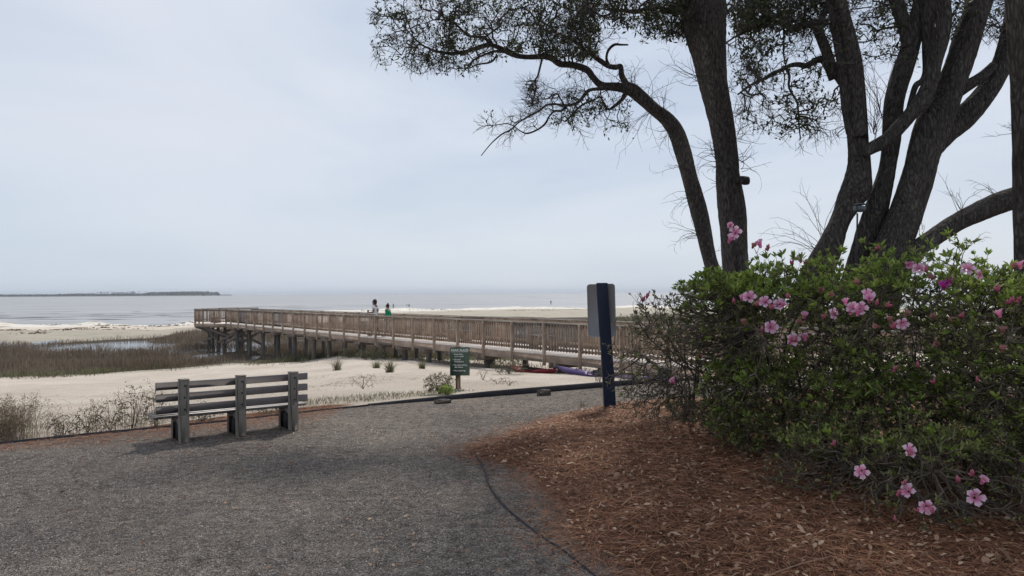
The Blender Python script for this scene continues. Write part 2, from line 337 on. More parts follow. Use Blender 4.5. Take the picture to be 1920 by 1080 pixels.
def gravel_mat():
    m, t, b = mat('gravel', (.12, .115, .115), .95, .12); v = coords(t, 'World')
    vo = N(t, 'ShaderNodeTexVoronoi', _Scale=95.0); L(t, v, vo.inputs['Vector'])
    vo2 = N(t, 'ShaderNodeTexVoronoi', _Scale=190.0); L(t, v, vo2.inputs['Vector'])
    n1 = N(t, 'ShaderNodeTexNoise', _Scale=.55, _Detail=8.0, _Roughness=.65); L(t, v, n1.inputs['Vector'])
    n2 = N(t, 'ShaderNodeTexNoise', _Scale=9.0, _Detail=6.0, _Roughness=.7); L(t, v, n2.inputs['Vector'])
    sp = N(t, 'ShaderNodeSeparateColor'); L(t, vo.outputs['Color'], sp.inputs[0]); sp2 = N(t, 'ShaderNodeSeparateColor'); L(t, vo2.outputs['Color'], sp2.inputs[0])
    ad = N(t, 'ShaderNodeMath', operation='ADD'); L(t, sp.outputs[0], ad.inputs[0]); L(t, sp2.outputs[0], ad.inputs[1])
    hf = N(t, 'ShaderNodeMath', operation='MULTIPLY'); L(t, ad.outputs[0], hf.inputs[0]); hf.inputs[1].default_value = .5
    c = ramp(t, [(.12, (.048, .040, .035)), (.38, (.175, .150, .133)), (.62, (.295, .257, .232)), (.88, (.55, .495, .445))], hf.outputs[0])
    r1 = ramp(t, [(.3, (.70, .69, .69)), (.5, (1.08, 1.07, 1.06)), (.7, (1.5, 1.42, 1.33))], n1.outputs['Fac']); r2 = ramp(t, [(.35, (.6, .6, .6)), (.65, (1.35, 1.35, 1.35))], n2.outputs['Fac'])
    a = N(t, 'ShaderNodeMix', data_type='RGBA', blend_type='MULTIPLY'); a.inputs[0].default_value = 1; L(t, c.outputs[0], a.inputs[6]); L(t, r1.outputs[0], a.inputs[7])
    a2 = N(t, 'ShaderNodeMix', data_type='RGBA', blend_type='MULTIPLY'); a2.inputs[0].default_value = 1; L(t, a.outputs[2], a2.inputs[6]); L(t, r2.outputs[0], a2.inputs[7])
    # sandy dust worn into the path
    n3 = N(t, 'ShaderNodeTexNoise', _Scale=1.1, _Detail=11.0, _Roughness=.8, _Distortion=.4); L(t, v, n3.inputs['Vector'])
    r3 = ramp(t, [(.5, (0, 0, 0)), (.68, (.6, .6, .6))], n3.outputs['Fac']); a3 = N(t, 'ShaderNodeMix', data_type='RGBA'); L(t, r3.outputs[0], a3.inputs[0]); L(t, a2.outputs[2], a3.inputs[6]); a3.inputs[7].default_value = (.33, .285, .235, 1)
    L(t, a3.outputs[2], b.inputs['Base Color'])
    h = N(t, 'ShaderNodeMath', operation='MULTIPLY_ADD'); L(t, vo.outputs['Distance'], h.inputs[0]); h.inputs[1].default_value = -1.0; L(t, n2.outputs['Fac'], h.inputs[2])
    bp = N(t, 'ShaderNodeBump', _Strength=1.0, _Distance=.03); L(t, h.outputs[0], bp.inputs['Height']); L(t, bp.outputs[0], b.inputs['Normal'])
    return m
M['gravel'] = gravel_mat()
M['mulch'] = noisy('pine_straw', [(.3, (.03, .015, .010)), (.5, (.11, .052, .032)), (.7, (.24, .13, .08))], 14, 8, .95, .9, 60, (1, 1, 1), bdist=.04, kind='World')
def sea_mat(name, c, rough, bs, bd, st=(1, 1, 1), spots=None):
    m, t, b = mat(name, c, rough, .5); v = coords(t, 'World', st)
    n = N(t, 'ShaderNodeTexNoise', _Scale=bs, _Detail=6.0, _Roughness=.6, _Distortion=.4); L(t, v, n.inputs['Vector'])
    bp = N(t, 'ShaderNodeBump', _Strength=1.0, _Distance=bd); L(t, n.outputs['Fac'], bp.inputs['Height']); L(t, bp.outputs[0], b.inputs['Normal'])
    n2 = N(t, 'ShaderNodeTexNoise', _Scale=.035, _Detail=8.0, _Roughness=.75); L(t, v, n2.inputs['Vector'])
    r = ramp(t, [(.38, tuple(x * .55 for x in c)), (.5, c), (.66, tuple(x * 1.35 for x in c))], n2.outputs['Fac']); L(t, r.outputs[0], b.inputs['Base Color'])
    return m
M['sea'] = sea_mat('sea_water', (.24, .235, .23), .3, .35, .16, (.35, 1, 1))
M['pool'] = sea_mat('marsh_water', (.10, .11, .12), .12, 3.0, .01)
M['foam'] = noisy('sea_foam', [(.3, (.55, .57, .6)), (.7, (.8, .8, .8))], .8, 5, .9, 0, kind='World')

# ------------------------------------------------------------------ terrain
def in_poly(X, Y, poly):
    c = np.zeros(X.shape, bool); n = len(poly)
    for i in range(n):
        x1, y1 = poly[i][:2]; x2, y2 = poly[(i + 1) % n][:2]
        cond = ((y1 > Y) != (y2 > Y)); c ^= cond & (X < (x2 - x1) * (Y - y1) / ((y2 - y1) if y2 != y1 else 1e-9) + x1)
    return c
def seg_dist(X, Y, poly, closed=False):
    best = np.full(X.shape, 1e9); n = len(poly)
    for i in range(n if closed else n - 1):
        a = np.array(poly[i][:2]); b = np.array(poly[(i + 1) % n][:2]); d = b - a
        t_ = np.clip(((X - a[0]) * d[0] + (Y - a[1]) * d[1]) / (d @ d + 1e-12), 0, 1)
        best = np.minimum(best, np.hypot(X - a[0] - t_ * d[0], Y - a[1] - t_ * d[1]))
    return best
EDGE = [G(-900, 985), G(-260, 862), G(80, 825), G(200, 813), G(345, 799), G(470, 786), G(600, 771), G(720, 759), G(830, 751), G(960, 741), G(1130, 727), G(1232, 718)]
EDGE = [e[:2] for e in EDGE] + [np.array([7.2, 16.4]), np.array([14, 14]), np.array([25, 12])]
GRAVEL = [(-25, -12)] + [tuple(e) for e in EDGE] + [(25, -12)]
MARSH = [G(-700, 735, -2.2), G(-200, 716, -2.2), G(0, 706, -2.2), G(170, 700, -2.2), G(300, 694, -2.2), G(430, 681, -2.2), G(560, 673, -2.0), (-7.5, 40.5), (-3, 37.5), (3, 42), (16, 44), (40, 50),
         (45, 110), G(1100, 592, -2.5), G(905, 594, -2.5), G(760, 603, -2.5), G(600, 612, -2.5), G(440, 618, -2.5), G(330, 627, -2.5), G(300, 634, -2.5), G(120, 643, -2.5), G(0, 646, -2.5), G(-700, 650, -2.5)]
MARSH = [tuple(p[:2]) for p in MARSH]
cps = [(0, 790, -.3), (0, 750, -1.0), (0, 706, -2.2), (200, 790, -.2), (200, 750, -.9), (200, 700, -2.2), (430, 770, -.1), (430, 720, -1.0), (430, 682, -2.2), (620, 750, -.1), (620, 700, -.9),
       (620, 674, -1.5), (780, 740, -.1), (780, 700, -.7), (780, 676, -1.15), (860, 730, -.08), (960, 725, -.1), (960, 704, -.75), (960, 694, -.95), (860, 688, -1.1), (860, 700, -.9), (1038, 700, -.95), (1130, 718, -.25), (1215, 716, -.6),
       (-500, 790, -.5), (-500, 740, -1.6), (-500, 715, -2.3), (100, 637, -2.5), (300, 634, -2.5), (960, 590, -2.6), (0, 630, -2.4), (300, 626, -2.4), (-500, 632, -2.4), (-500, 608, -2.2),
       (0, 606, -2.2), (180, 604, -2.2), (365, 602, -2.2), (500, 590, -2.4), (615, 582.5, -2.5), (760, 578.5, -2.6), (960, 574.5, -2.6), (1200, 573, -2.6), (1500, 571, -2.6), (2000, 568, -2.6)]
CP = [tuple(G(*c)) for c in cps]
for c in cps[-11:]:
    q = G(*c); r = math.hypot(q[0], q[1])
    for k_, zz in ((1.12, -3.6), (1.3, -4.6), (1.9, -7.5)): CP.append((q[0] * k_, q[1] * k_, zz))
CP += [(6.5, 18, -.5), (9, 14.5, -.2), (14, 18, -.4), (10, 25, -.9), (10, 35, -1.7), (22, 40, -1.9), (3, 36, -1.5), (-9, 39.1, -1.45), (-12, 43, -2.1), (-18.4, 51.9, -2.6), (-24, 58, -2.65),
       (-40, 50, -2.6), (-25, 50, -2.55), (-32, 60, -2.6), (-18, 65, -2.6), (-10, 60, -2.6), (0, 55, -2.4), (10, 60, -2.4), (25, 60, -2.4), (0, 80, -2.6), (25, 100, -2.6), (-48, 68, -2.6), (60, 120, -2.5), (50, 60, -2.3),
       (0, 0, 0), (-10, 0, 0), (10, 0, 0), (0, -10, 0), (-30, 5, -.3), (30, 5, 0), (10, 8, 0), (-9, 6, 0), (-25, 15, -1), (30, 20, -.3)]
CP = np.array(CP)
def warp(x, y):   # compress far distances so near detail and far detail weigh alike
    r = np.hypot(x, y + 4) + 1e-6; q = np.log(r + 6) * 12; return x / r * q, (y + 4) / r * q
wx, wy = warp(CP[:, 0], CP[:, 1])
Dm = np.hypot(wx[:, None] - wx[None], wy[:, None] - wy[None]); nC = len(CP)
A_ = np.zeros((nC + 3, nC + 3)); A_[:nC, :nC] = -Dm + np.eye(nC) * -.02; A_[:nC, nC] = 1; A_[:nC, nC + 1] = wx; A_[:nC, nC + 2] = wy; A_[nC:, :nC] = A_[:nC, nC:].T
wts = np.linalg.solve(A_, np.concatenate([CP[:, 2], [0, 0, 0]]))
def fbm(x, y, sc, seed=0, oct=4):
    o = np.zeros(np.shape(x)); a = 1.0; r_ = np.random.default_rng(seed)
    for k in range(oct):
        for j in range(3):
            an = r_.random() * 6.28; f = sc * 2 ** k * (.7 + .6 * r_.random()); ph = r_.random() * 6.28
            o = o + a * np.sin((x * math.cos(an) + y * math.sin(an)) * f + ph + 1.3 * np.sin((x * math.sin(an) - y * math.cos(an)) * f * .6 + ph * 2)) / 3
        a *= .55
    return o
SHORE = [G(*c)[:2] for c in cps[-11:]]
def pl_(px, d, a, b_): return (np.array([(px - 960) / FPX * d, d]), a, b_)
POOL = [pl_(190, 63, 4.0, 5.0), pl_(258, 62, 3.0, 3.6), pl_(140, 62, 1.6, 2.4), pl_(367, 51, 1.0, 4.0), pl_(1110, 140, 12, 22)]
def zone(x, y):
    x = np.asarray(x, float); y = np.asarray(y, float)
    s = seg_dist(x, y, EDGE); s = np.where(in_poly(x, y, GRAVEL), -s, s)
    dm = seg_dist(x, y, MARSH, True); dm = np.where(in_poly(x, y, MARSH), dm, -dm)
    return s, dm
def H(x, y):
    x = np.asarray(x, float); y = np.asarray(y, float); a, b = warp(x, y)
    z = -np.hypot(a[..., None] - wx, b[..., None] - wy) @ wts[:nC] + wts[nC] + a * wts[nC + 1] + b * wts[nC + 2]
    s, dm = zone(x, y)
    dsh = seg_dist(x, y, SHORE)
    z = z + (fbm(x, y, .55, 3) * .05 + fbm(x, y, 2.6, 8, 3) * .018) * np.clip(s / 3, 0, 1) + np.clip(1.15 - dsh / (22 + np.clip(np.hypot(x, y) - 110, 0, 400) * .25), 0, 1) * (fbm(x, y, .30, 5) * .24 + fbm(x * .6, y, .9, 6, 3) * .12) * np.clip(s / 30, 0, 1)
    al = (x - 3.30) * -.593 + (y - 22.4) * .805; ac = (x - 3.30) * .805 + (y - 22.4) * .593
    z = np.where((al > 16) & (al < 42) & (ac > -7) & (ac < 6), np.maximum(z, -2.46 + .05 * fbm(x, y, 1.5, 61)), z)
    for (c_, a_, b_) in POOL:
        e_ = 1 - ((x - c_[0]) / (a_ * 1.1)) ** 2 - ((y - c_[1]) / (b_ * 1.1)) ** 2
        z = z - np.clip(e_ * 2, 0, 1) * np.clip(z + 2.78, 0, .6)
    z = np.where(dm > 0, z + np.clip(dm, 0, 3) / 3 * fbm(x, y, .35, 9) * .12, z)
    k = np.clip((s - .02) / .55, 0, 1); k = k * k * (3 - 2 * k)
    return np.where(s < 0.0, -.05, (1 - k) * (-.012) + k * z)
def H1(x, y): return float(H(np.array([x]), np.array([y]))[0])
nr, na = 430, 420
rr = 3 + (np.geomspace(1, 480, nr) - 1) ; aa = np.linspace(R(-66), R(66), na)
RR, AA = np.meshgrid(rr, aa, indexing='ij'); TX = RR * np.sin(AA); TY = RR * np.cos(AA) - 5.0
# rows fit between 3 m and 480 m, near rows denser
TZ = H(TX, TY)
idx = np.arange(nr * na).reshape(nr, na); TF = np.stack([idx[:-1, :-1], idx[:-1, 1:], idx[1:, 1:], idx[1:, :-1]], -1).reshape(-1, 4)
ter = mk('ground', np.stack([TX, TY, TZ], -1), TF, M['ground'], smooth=True); tag(ter, kind='structure')
s_, dm_ = zone(TX, TY); dsh_ = seg_dist(TX, TY, SHORE)
mud = np.clip(dm_ / 2.0 + .5, 0, 1); damp = np.where((TY > 52) & (dsh_ > 24) | (TZ < -2.95), 1.0, 0.0) * (dm_ < 0) + np.clip(dm_ + 2.5, 0, 1) * .6
litt = np.clip(1.0 - np.abs(s_ - .5) / .75, 0, 1) * np.clip((-2.2 - TX) / .8, 0, 1)
dune = np.clip(1.25 - dsh_ / (21 + np.clip(np.hypot(TX, TY) - 110, 0, 400) * .3), 0, 1) * (TZ > -3.1)
for nm, a in (('mud', mud), ('dune', dune), ('damp', np.clip(damp, 0, 1)), ('litter', litt)):
    at = ter.data.attributes.new(nm, 'FLOAT', 'POINT'); at.data.foreach_set('value', a.ravel().astype(np.float32))
# wide seabed sheet far below reaching the horizon, then the sea
mk('seabed', [[-14000, -60, -9], [14000, -60, -9], [14000, 14000, -9], [-14000, 14000, -9]], np.array([[0, 1, 2, 3]]), M['ground'])['kind'] = 'structure'
ys = np.concatenate([[60], np.geomspace(75, 13000, 60)]); xs = np.concatenate([-np.geomspace(13000, 10, 50), [0], np.geomspace(10, 13000, 50)])
XX, YY = np.meshgrid(xs, ys, indexing='ij'); ix = np.arange(XX.size).reshape(XX.shape); 
sea = mk('sea', np.stack([XX, YY, np.full(XX.shape, -3.35)], -1), np.stack([ix[:-1, :-1], ix[1:, :-1], ix[1:, 1:], ix[:-1, 1:]], -1).reshape(-1, 4), M['sea']); tag(sea, kind='structure')
# marsh water sheet
pw = [p for p in MARSH if p[1] > 36]; PM = [(-75, 34), (-75, 84), (-30, 78), (-18, 90), (30, 130), (44, 112), (44, 54), (10, 48), (-8, 44), (-20, 42), (-40, 36)]
mk('marsh_water', [[x, y, -2.53] for x, y in PM], np.array([list(range(len(PM)))])[:, ::-1], M['pool'])['kind'] = 'structure'

# gravel area: sheet with soft undulation, denser near the camera
def sheet(name, poly, zf, m_, step_near=.12, kind='structure', x0=-14, x1=16, y0=-6, y1=17, keep=None):
    xs = np.arange(x0, x1, step_near); ys = np.arange(y0, y1, step_near); X, Y = np.meshgrid(xs, ys, indexing='ij')
    return X, Y
gm_bot = [(-25, -12)] + [tuple(e) for e in EDGE] + [(25, -12)]
import bmesh
def poly_sheet(name, poly, zfun, m_, cell):
    """fills a polygon with a grid clipped to its outline"""
    bm = bmesh.new(); vs = [bm.verts.new((p[0], p[1], 0)) for p in poly]; bm.faces.new(vs)
    px = np.array(poly); (x0, y0), (x1, y1) = px.min(0)[:2], px.max(0)[:2]
    for ax, lo, hi in ((0, x0, x1), (1, y0, y1)):
        for c in np.arange(lo + cell, hi, cell):
            co = (c, 0, 0) if ax == 0 else (0, c, 0); no = (1, 0, 0) if ax == 0 else (0, 1, 0)
            bmesh.ops.bisect_plane(bm, geom=bm.verts[:] + bm.edges[:] + bm.faces[:], plane_co=co, plane_no=no, dist=1e-5)
    V = np.array([v.co[:] for v in bm.verts]); z = zfun(V[:, 0], V[:, 1])
    for v, q in zip(bm.verts, z): v.co.z = q
    bm.normal_update()
    for f in bm.faces:
        f.smooth = True
        if f.normal.z < 0: f.normal_flip()
    me = bpy.data.meshes.new(name); bm.to_mesh(me); bm.free(); me.materials.append(m_)
    o = bpy.data.objects.new(name, me); col.objects.link(o); return o
def gz(x, y):
    d = seg_dist(np.asarray(x, float), np.asarray(y, float), EDGE)
    return fbm(x, y, .8, 21, 3) * .012 * np.clip(d / 1.0, 0, 1) + .004
gv = poly_sheet('gravel_path', gm_bot, gz, M['gravel'], .4); tag(gv, kind='structure')
# mulch bed
BEDpx = [(1235, 752), (1180, 757), (1120, 766), (1060, 782), (1000, 800), (940, 822), (882, 842), (905, 858), (945, 868), (985, 880), (1010, 905), (1045, 935), (1062, 965), (1050, 992), (1078, 1022), (1130, 1050), (1190, 1085), (1290, 1110), (1380, 1180)]
bed0 = np.array([G(*p)[:2] for p in BEDpx]); bed = catmull(bed0, 4)
bed = [tuple(p + (rng.random(2) - .5) * .05) for p in bed]
BED = bed + [(1.2, 2.0), (3.0, 0.5), (9, .5), (11, 6), (10.5, 12.5), (6.5, 13.2), (4.2, 12.6), (3.0, 12.0)]
def bz(x, y):
    d = seg_dist(np.asarray(x, float), np.asarray(y, float), BED, True)
    d = np.where(in_poly(np.asarray(x, float), np.asarray(y, float), BED), d, 0)
    k = np.clip(d / 1.6, 0, 1); k = k * (2 - k)
    return .006 + k * .16 + np.clip(d / .3, 0, 1) * (fbm(x, y, 2.2, 31, 4) * .014 + fbm(x, y, 9, 33, 3) * .016)
bd = poly_sheet('mulch_bed', BED, bz, M['mulch'], .12); tag(bd, kind='structure')
def groundz(x, y):
    x = np.asarray(x, float); y = np.asarray(y, float); s, _ = zone(x, y)
    z = np.where(s < 0, gz(x, y), H(x, y)); ib = in_poly(x, y, BED); return np.where(ib, np.maximum(bz(x, y), z), z)
def gz1(x, y): return float(groundz(np.array([x]), np.array([y]))[0])

# needles and fallen leaves on the bed
def scatter_poly(poly, n, bias=None, rg=rng):
    px = np.array(poly); lo, hi = px.min(0), px.max(0); out = np.zeros((0, 2))
    while len(out) < n:
        q = lo + rg.random((n * 2, 2)) * (hi - lo); q = q[in_poly(q[:, 0], q[:, 1], poly)]
        if bias is not None: q = q[rg.random(len(q)) < bias(q[:, 0], q[:, 1])]
        out = np.vstack([out, q])
    return out[:n]
def flat_bits(name, q, length, width, m_, lift=.004, tilt=.18, six=False, curve=True):
    n = len(q); an = rng.random(n) * 6.283; d = np.stack([np.cos(an), np.sin(an), rng.normal(size=n) * tilt], 1)
    pos = np.stack([q[:, 0], q[:, 1], groundz(q[:, 0], q[:, 1]) + lift + np.abs(rng.normal(size=n)) * lift], 1)
    V, F = leaves(pos, d, length, width, six, .15, rng.normal(size=(n, 3)) * .35 + [0, 0, 1])
    return mk(name, V, F, m_)
vis = lambda x, y: np.where((y > 2.8) & (x < 3 + y * .25) & (y > 0), np.clip(1.3 - y / 14, .25, 1), .0)
qn = scatter_poly(BED, 85000, vis)
nd = flat_bits('pine_needles', qn, .17, .0042, M['needle'], .006, .12); tag(nd, kind='stuff')
ql = scatter_poly(BED, 7500, vis)
fl = flat_bits('fallen_leaves', ql, .047, .022, M['litter'], .012, .3, True); tag(fl, kind='stuff')
qL = scatter_poly(BED, 450, vis); tag(flat_bits('large_fallen_leaves', qL, .085, .04, M['litter'], .016, .4, True), kind='stuff')
# pine straw spilled on the gravel beside the bed and below the weeds on the left
nearbed = lambda x, y: np.exp(-seg_dist(x, y, bed) / .13) * (~in_poly(x, y, BED)) * (y < 11)
q1 = scatter_poly([(-.8, 3), (-1.2, 9), (2, 12), (3, 12), (2, 3)], 4200, nearbed)
leftb = lambda x, y: np.exp(-np.abs(seg_dist(x, y, EDGE) - .2) / .35)
q2 = scatter_poly([(-12, 7), (-12, 11), (-2.6, 12.6), (-2.6, 9)], 9000, leftb)
sp = flat_bits('spilled_pine_needles', np.vstack([q1, q2]), .15, .0045, M['needle'], .005, .08); tag(sp, kind='stuff')
GRV = [(-9, 2.5), (-9, 10), (2, 13), (3, 12.5), (1, 9), (-.8, 8), (0.1, 3.2)]
q3 = scatter_poly(GRV, 900, lambda x, y: .25 + np.exp(-seg_dist(x, y, bed) / .6))
gl = flat_bits('leaf_litter', q3, .045, .02, M['litter'], .006, .15, True); tag(gl, kind='stuff')
# loose stones of the gravel
q4 = scatter_poly(GRV + [(1.3, 3)], 70000, lambda x, y: np.clip(1.35 - y / 9, .12, 1) * (y > 3.4) * (~in_poly(x, y, BED)))
n4 = len(q4); sz = (.003 + .006 * rng.random(n4) ** 2.5)[:, None]
base = np.array([[1, 0, 0], [0, 1, 0], [-1, 0, 0], [0, -1, 0], [0, 0, .8], ]); V = base[None] * (1 + .5 * (rng.random((n4, 5, 3)) - .5)) * sz[:, None]
an = rng.random(n4) * 6.28; ca, sa = np.cos(an)[:, None], np.sin(an)[:, None]; V = np.stack([V[..., 0] * ca - V[..., 1] * sa * 1.0, V[..., 0] * sa + V[..., 1] * ca, V[..., 2]], -1)
V = V + np.stack([q4[:, 0], q4[:, 1], gz(q4[:, 0], q4[:, 1])], 1)[:, None]
F = (np.arange(n4)[:, None, None] * 5 + np.array([[0, 1, 4], [1, 2, 4], [2, 3, 4], [3, 0, 4]])[None]).reshape(-1, 3)
tag(mk('gravel_stones', V.reshape(-1, 3), F, M['pebble']), kind='stuff')

# landscape edging -------------------------------------------------
def strip(name, pts, wd, ht, m_, label, cat, zoff=-.05, ht0=None):
    b = MB(); pts = [np.array(p[:2]) for p in pts]
    top = []; n = len(pts); V = []
    for i, p in enumerate(pts):
        d = pts[min(i + 1, n - 1)] - pts[max(i - 1, 0)]; d /= np.linalg.norm(d); nn = np.array([-d[1], d[0]]) * wd / 2
        h_ = ht if ht0 is None else ht0 + (ht - ht0) * min(1, 2.2 * i / (n - 1))
        for s2, zz in ((1, zoff), (1, h_), (-1, h_), (-1, zoff)): V.append([*(p + nn * s2), zz + (random.random() - .5) * .004])
    F = [[i * 4 + j, (i + 1) * 4 + j, (i + 1) * 4 + (j + 1) % 4, i * 4 + (j + 1) % 4] for i in range(n - 1) for j in range(4)] + [[3, 2, 1, 0], [n * 4 - 4, n * 4 - 3, n * 4 - 2, n * 4 - 1]]
    o = mk(name, V, np.array(F), m_); tag(o, label, cat); return o
strip('landscape_edging', catmull([G(888, 843), G(893, 858), G(903, 872), (G(912, 895)), G(918, 915), G(948, 955), G(1008, 1005), G(1060, 1040), G(1115, 1085), G(1200, 1150)], 5),   .008, .026, M['darkboard'], 'thin dark edging strip curving between the gravel and the pine straw bed', 'edging')
strip('landscape_edging', catmull([G(-200, 853), G(0, 833), G(80, 825), G(200, 813), G(345, 799), G(470, 786), G(600, 771), G(690, 762)], 4), .01, .03, M['darkboard'], 'thin dark edging strip behind the bench along the weeds', 'edging')
bb = [G(690, 761), G(830, 750), G(960, 740), G(1130, 726), G(1235, 717)]
strip('timber_edging', catmull(bb, 3), .045, .095, M['darkboard'], 'dark timber edging board holding back the sand at the end of the gravel', 'edging', ht0=.03)
for (px, py, sw, sh, lab) in ((830, 756, .26, .055, 'weathered wooden block against the thin left end of the edging board'), (1020, 742, .22, .1, 'weathered wooden block against the middle of the edging board'),):
    g = G(px, py, .0); b = MB(); b.box((g[0], g[1], sh / 2), (sw, .12, sh), rz=.35, bev=.012); b.box((g[0] - .02, g[1] - .01, sh + .004), (sw * .6, .08, .012), rz=.5, bev=.004)
    tag(b.build('wooden_block', M['wood_dark']), lab, 'block')
g = G(1244, 722); b = MB(); b.box((g[0], g[1], .1), (.16, .16, .42), rz=.3, bev=.01); b.box((g[0], g[1], .315), (.13, .13, .02), rz=.3, bev=.008); tag(b.build('wooden_bollard', M['darkboard']), 'short dark square post at the right end of the edging board', 'post')

# ------------------------------------------------------------------ boardwalk
u2 = np.array([-.593, .805]); n2v = np.array([.805, .593]); S = 1.83
P0 = np.array([(1166 - 960) / FPX * 22.4, 22.4])
def bwz(n): return .76 - .0045 * n         # height of the rail top
def bp(n, off=0.0, dz=0.0):
    q = P0 + u2 * S * n + n2v * off; return np.array([q[0], q[1], bwz(n) + dz])
bw = thing('boardwalk', 'long raised wooden boardwalk with slatted railings running out over the sand and marsh', 'boardwalk', (*P0, 0))
bw_off = np.array([*P0, 0])
def bld(b, name, m_, parent=bw, smooth=False):
    b.v = [v - bw_off for v in b.v]; return b.build(name, m_, parent, smooth)
NE = 22.8; Wd = 2.42; DZ = -1.07
# end platform corner list in plan (A..F)
A = bp(NE)[:2]; B = np.array([-23.35, 56.4]); Cc = np.array([-24.35, 57.4]); D = np.array([-25.45, 59.9]); E = np.array([-24.4, 62.2]); Fp = np.array([-21.2, 62.2]); Gp = bp(NE + .9, Wd)[:2]
zE = bwz(NE)
def rail_post(q, zt, h=1.36):
    b = MB(); b.box((q[0], q[1], zt - .045 - h / 2), (.095, .095, h), np.array([[*u2, 0], [*n2v, 0], [0, 0, 1]]), bev=.006); bld(b, 'post', M['wood'])
def panel(a, c, side, nb=None, pitch=.15, bw_=.030):
    """balusters with lower and upper rails between two posts; side = outward normal offset"""
    a = np.array(a, float); c = np.array(c, float); d = c - a; Ln = np.linalg.norm(d[:2]); b = MB()
    nrm = np.array([*side, 0.0]); k = nb or max(3, int(round(Ln / pitch)))
    dn = d / np.linalg.norm(d)
    ax = np.array([[dn[0], dn[1], 0], [-dn[1], dn[0], 0], [0, 0, 1]]); ax[0] /= np.linalg.norm(ax[0]); ax[1] /= np.linalg.norm(ax[1])
    for i in range(k):
        t_ = (i + .6) / (k + .2); q = a + d * t_ + nrm * .03
        b.box(q + [0, 0, -.515 + random.uniform(-.004, .004)], (bw_, .034, .90), ax)
    b.bar(a + [0, 0, -.1] - nrm * .005, c + [0, 0, -.1] - nrm * .005, .035, .09)
    b.bar(a + [0, 0, -.9] - nrm * .005, c + [0, 0, -.9] - nrm * .005, .035, .09)
    bld(b, 'railing_panel', M['wood'] if random.random() < .8 else M['wood_grey'])
for nn in range(-4, 23):
    rail_post(bp(nn, -.065), bwz(nn), 1.42); rail_post(bp(nn, Wd + .065), bwz(nn), 1.42)
    a = bp(nn); c = bp(min(nn + 1, NE)); panel(a, c, -n2v)
    a = bp(nn, Wd); c = bp(nn + 1 if nn < 22 else NE + .9, Wd); panel(a, c, n2v, None, .17, .026)
# caps, joists and fascia run in straight lengths
for off, sgn in ((0, -1), (Wd, 1)):
    n1 = NE if off == 0 else NE + .9
    b = MB(); st = -4.2
    cuts = [st] + [k + random.choice([0, 0]) for k in (-2, 0, 2, 4, 6, 8, 10, 12, 14, 16, 18, 20)] + [n1]
    for q1_, q2_ in zip(cuts[:-1], cuts[1:]):
        b.bar(bp(q1_, off, -.02 + random.uniform(-.002, .002)), bp(q2_ - .003, off, -.02), .145, .038, bev=.004)
    bld(b, 'cap_rail', M['wood_rail'])
    b = MB()
    for q1_, q2_ in zip(cuts[:-1], cuts[1:]): b.bar(bp(q1_, off + sgn * .02, DZ - .165), bp(q2_ - .004, off + sgn * .02, DZ - .165), .05, .25, bev=.004)
    bld(b, 'fascia_board', M['wood'])
b = MB()      # deck planks laid across
pw_ = .145
for i in range(int((NE + 4.3) * S / pw_)):
    nn = -4.25 + (i + .5) * pw_ / S
    b.box(bp(nn, Wd / 2, DZ - .02), (pw_ - .008, Wd + .12, .036), np.array([[*u2, -.0045 / S], [*n2v, 0], [0, 0, 1]]))
bld(b, 'deck', M['deck'])
b = MB()
for o_ in (.5, 1.2, 1.9): b.bar(bp(-4, o_, DZ - .15), bp(NE, o_, DZ - .15), .05, .2)
bld(b, 'joist', M['wood_grey'])
# end platform: deck, rail, fascia
loop = [A, B, Cc, D, E, Fp, Gp]
cx = np.mean(loop, axis=0)
b = MB(); zt = zE + DZ - .022; nL = len(loop); V = [[*p, zt] for p in loop] + [[*p, zt - .036] for p in loop]
b.add(V, [np.array([list(range(nL))[::-1]]), np.array([list(range(nL, 2 * nL))]), ])
b.add(V, np.array([[i, (i + 1) % nL, nL + (i + 1) % nL, nL + i] for i in range(nL)])); bld(b, 'platform_deck', M['deck'])
capb = MB(); fas = MB(); plist = []
for i in range(nL - 1):
    p, q = loop[i], loop[i + 1]; d = (q - p) / np.linalg.norm(q - p); nr_ = np.array([d[1], -d[0]]); 
    if nr_ @ ((p + q) / 2 - cx) < 0: nr_ = -nr_
    Ls = np.linalg.norm(q - p); k = 2 if Ls > 1.2 else 1
    capb.bar([*p, zE - .02], [*q, zE - .02], .145, .038, bev=.004); fas.bar([*(p + nr_ * .03), zE + DZ - .18], [*(q + nr_ * .03), zE + DZ - .18], .05, .27)
    for j in range(k):
        a = p + (q - p) * j / k; c = p + (q - p) * (j + 1) / k
        panel([*a, zE], [*c, zE], nr_, max(5, int(Ls / k / .12)) ); rail_post(a, zE)
rail_post(Gp, zE)
bld(capb, 'cap_rail', M['wood_rail']); bld(fas, 'fascia_board', M['wood'])
# piles with cap beams
def pile(x, y, zt, r=.12):
    zb = H1(x, y) - .3; b = MB(); k = 7; zs = np.linspace(zb, zt, k)
    pts = [[x + random.uniform(-.012, .012), y, z] for z in zs]; b.tube(pts, np.linspace(r * 1.1, r * .95, k), 10, wob=.06, sd=random.randrange(999)); bld(b, 'pile', M['pile'], smooth=True)
bents = [-2.8, -.6, 1.75, 4.15, 5.4, 6.55, 7.75, 8.95, 10.15, 11.35, 12.5, 13.7, 15.4, 17.0, 18.6, 20.2, 21.8]
for nb in bents:
    for off in (.28, Wd - .28):
        q = bp(nb, off); pile(q[0], q[1], q[2] + DZ - .26)
    b = MB()
    for s2 in (-.13, .13): b.bar(bp(nb, -.12, DZ - .36) + np.array([*u2, 0]) * s2, bp(nb, Wd + .12, DZ - .36) + np.array([*u2, 0]) * s2, .05, .2)
    bld(b, 'cap_beam', M['wood_grey'])
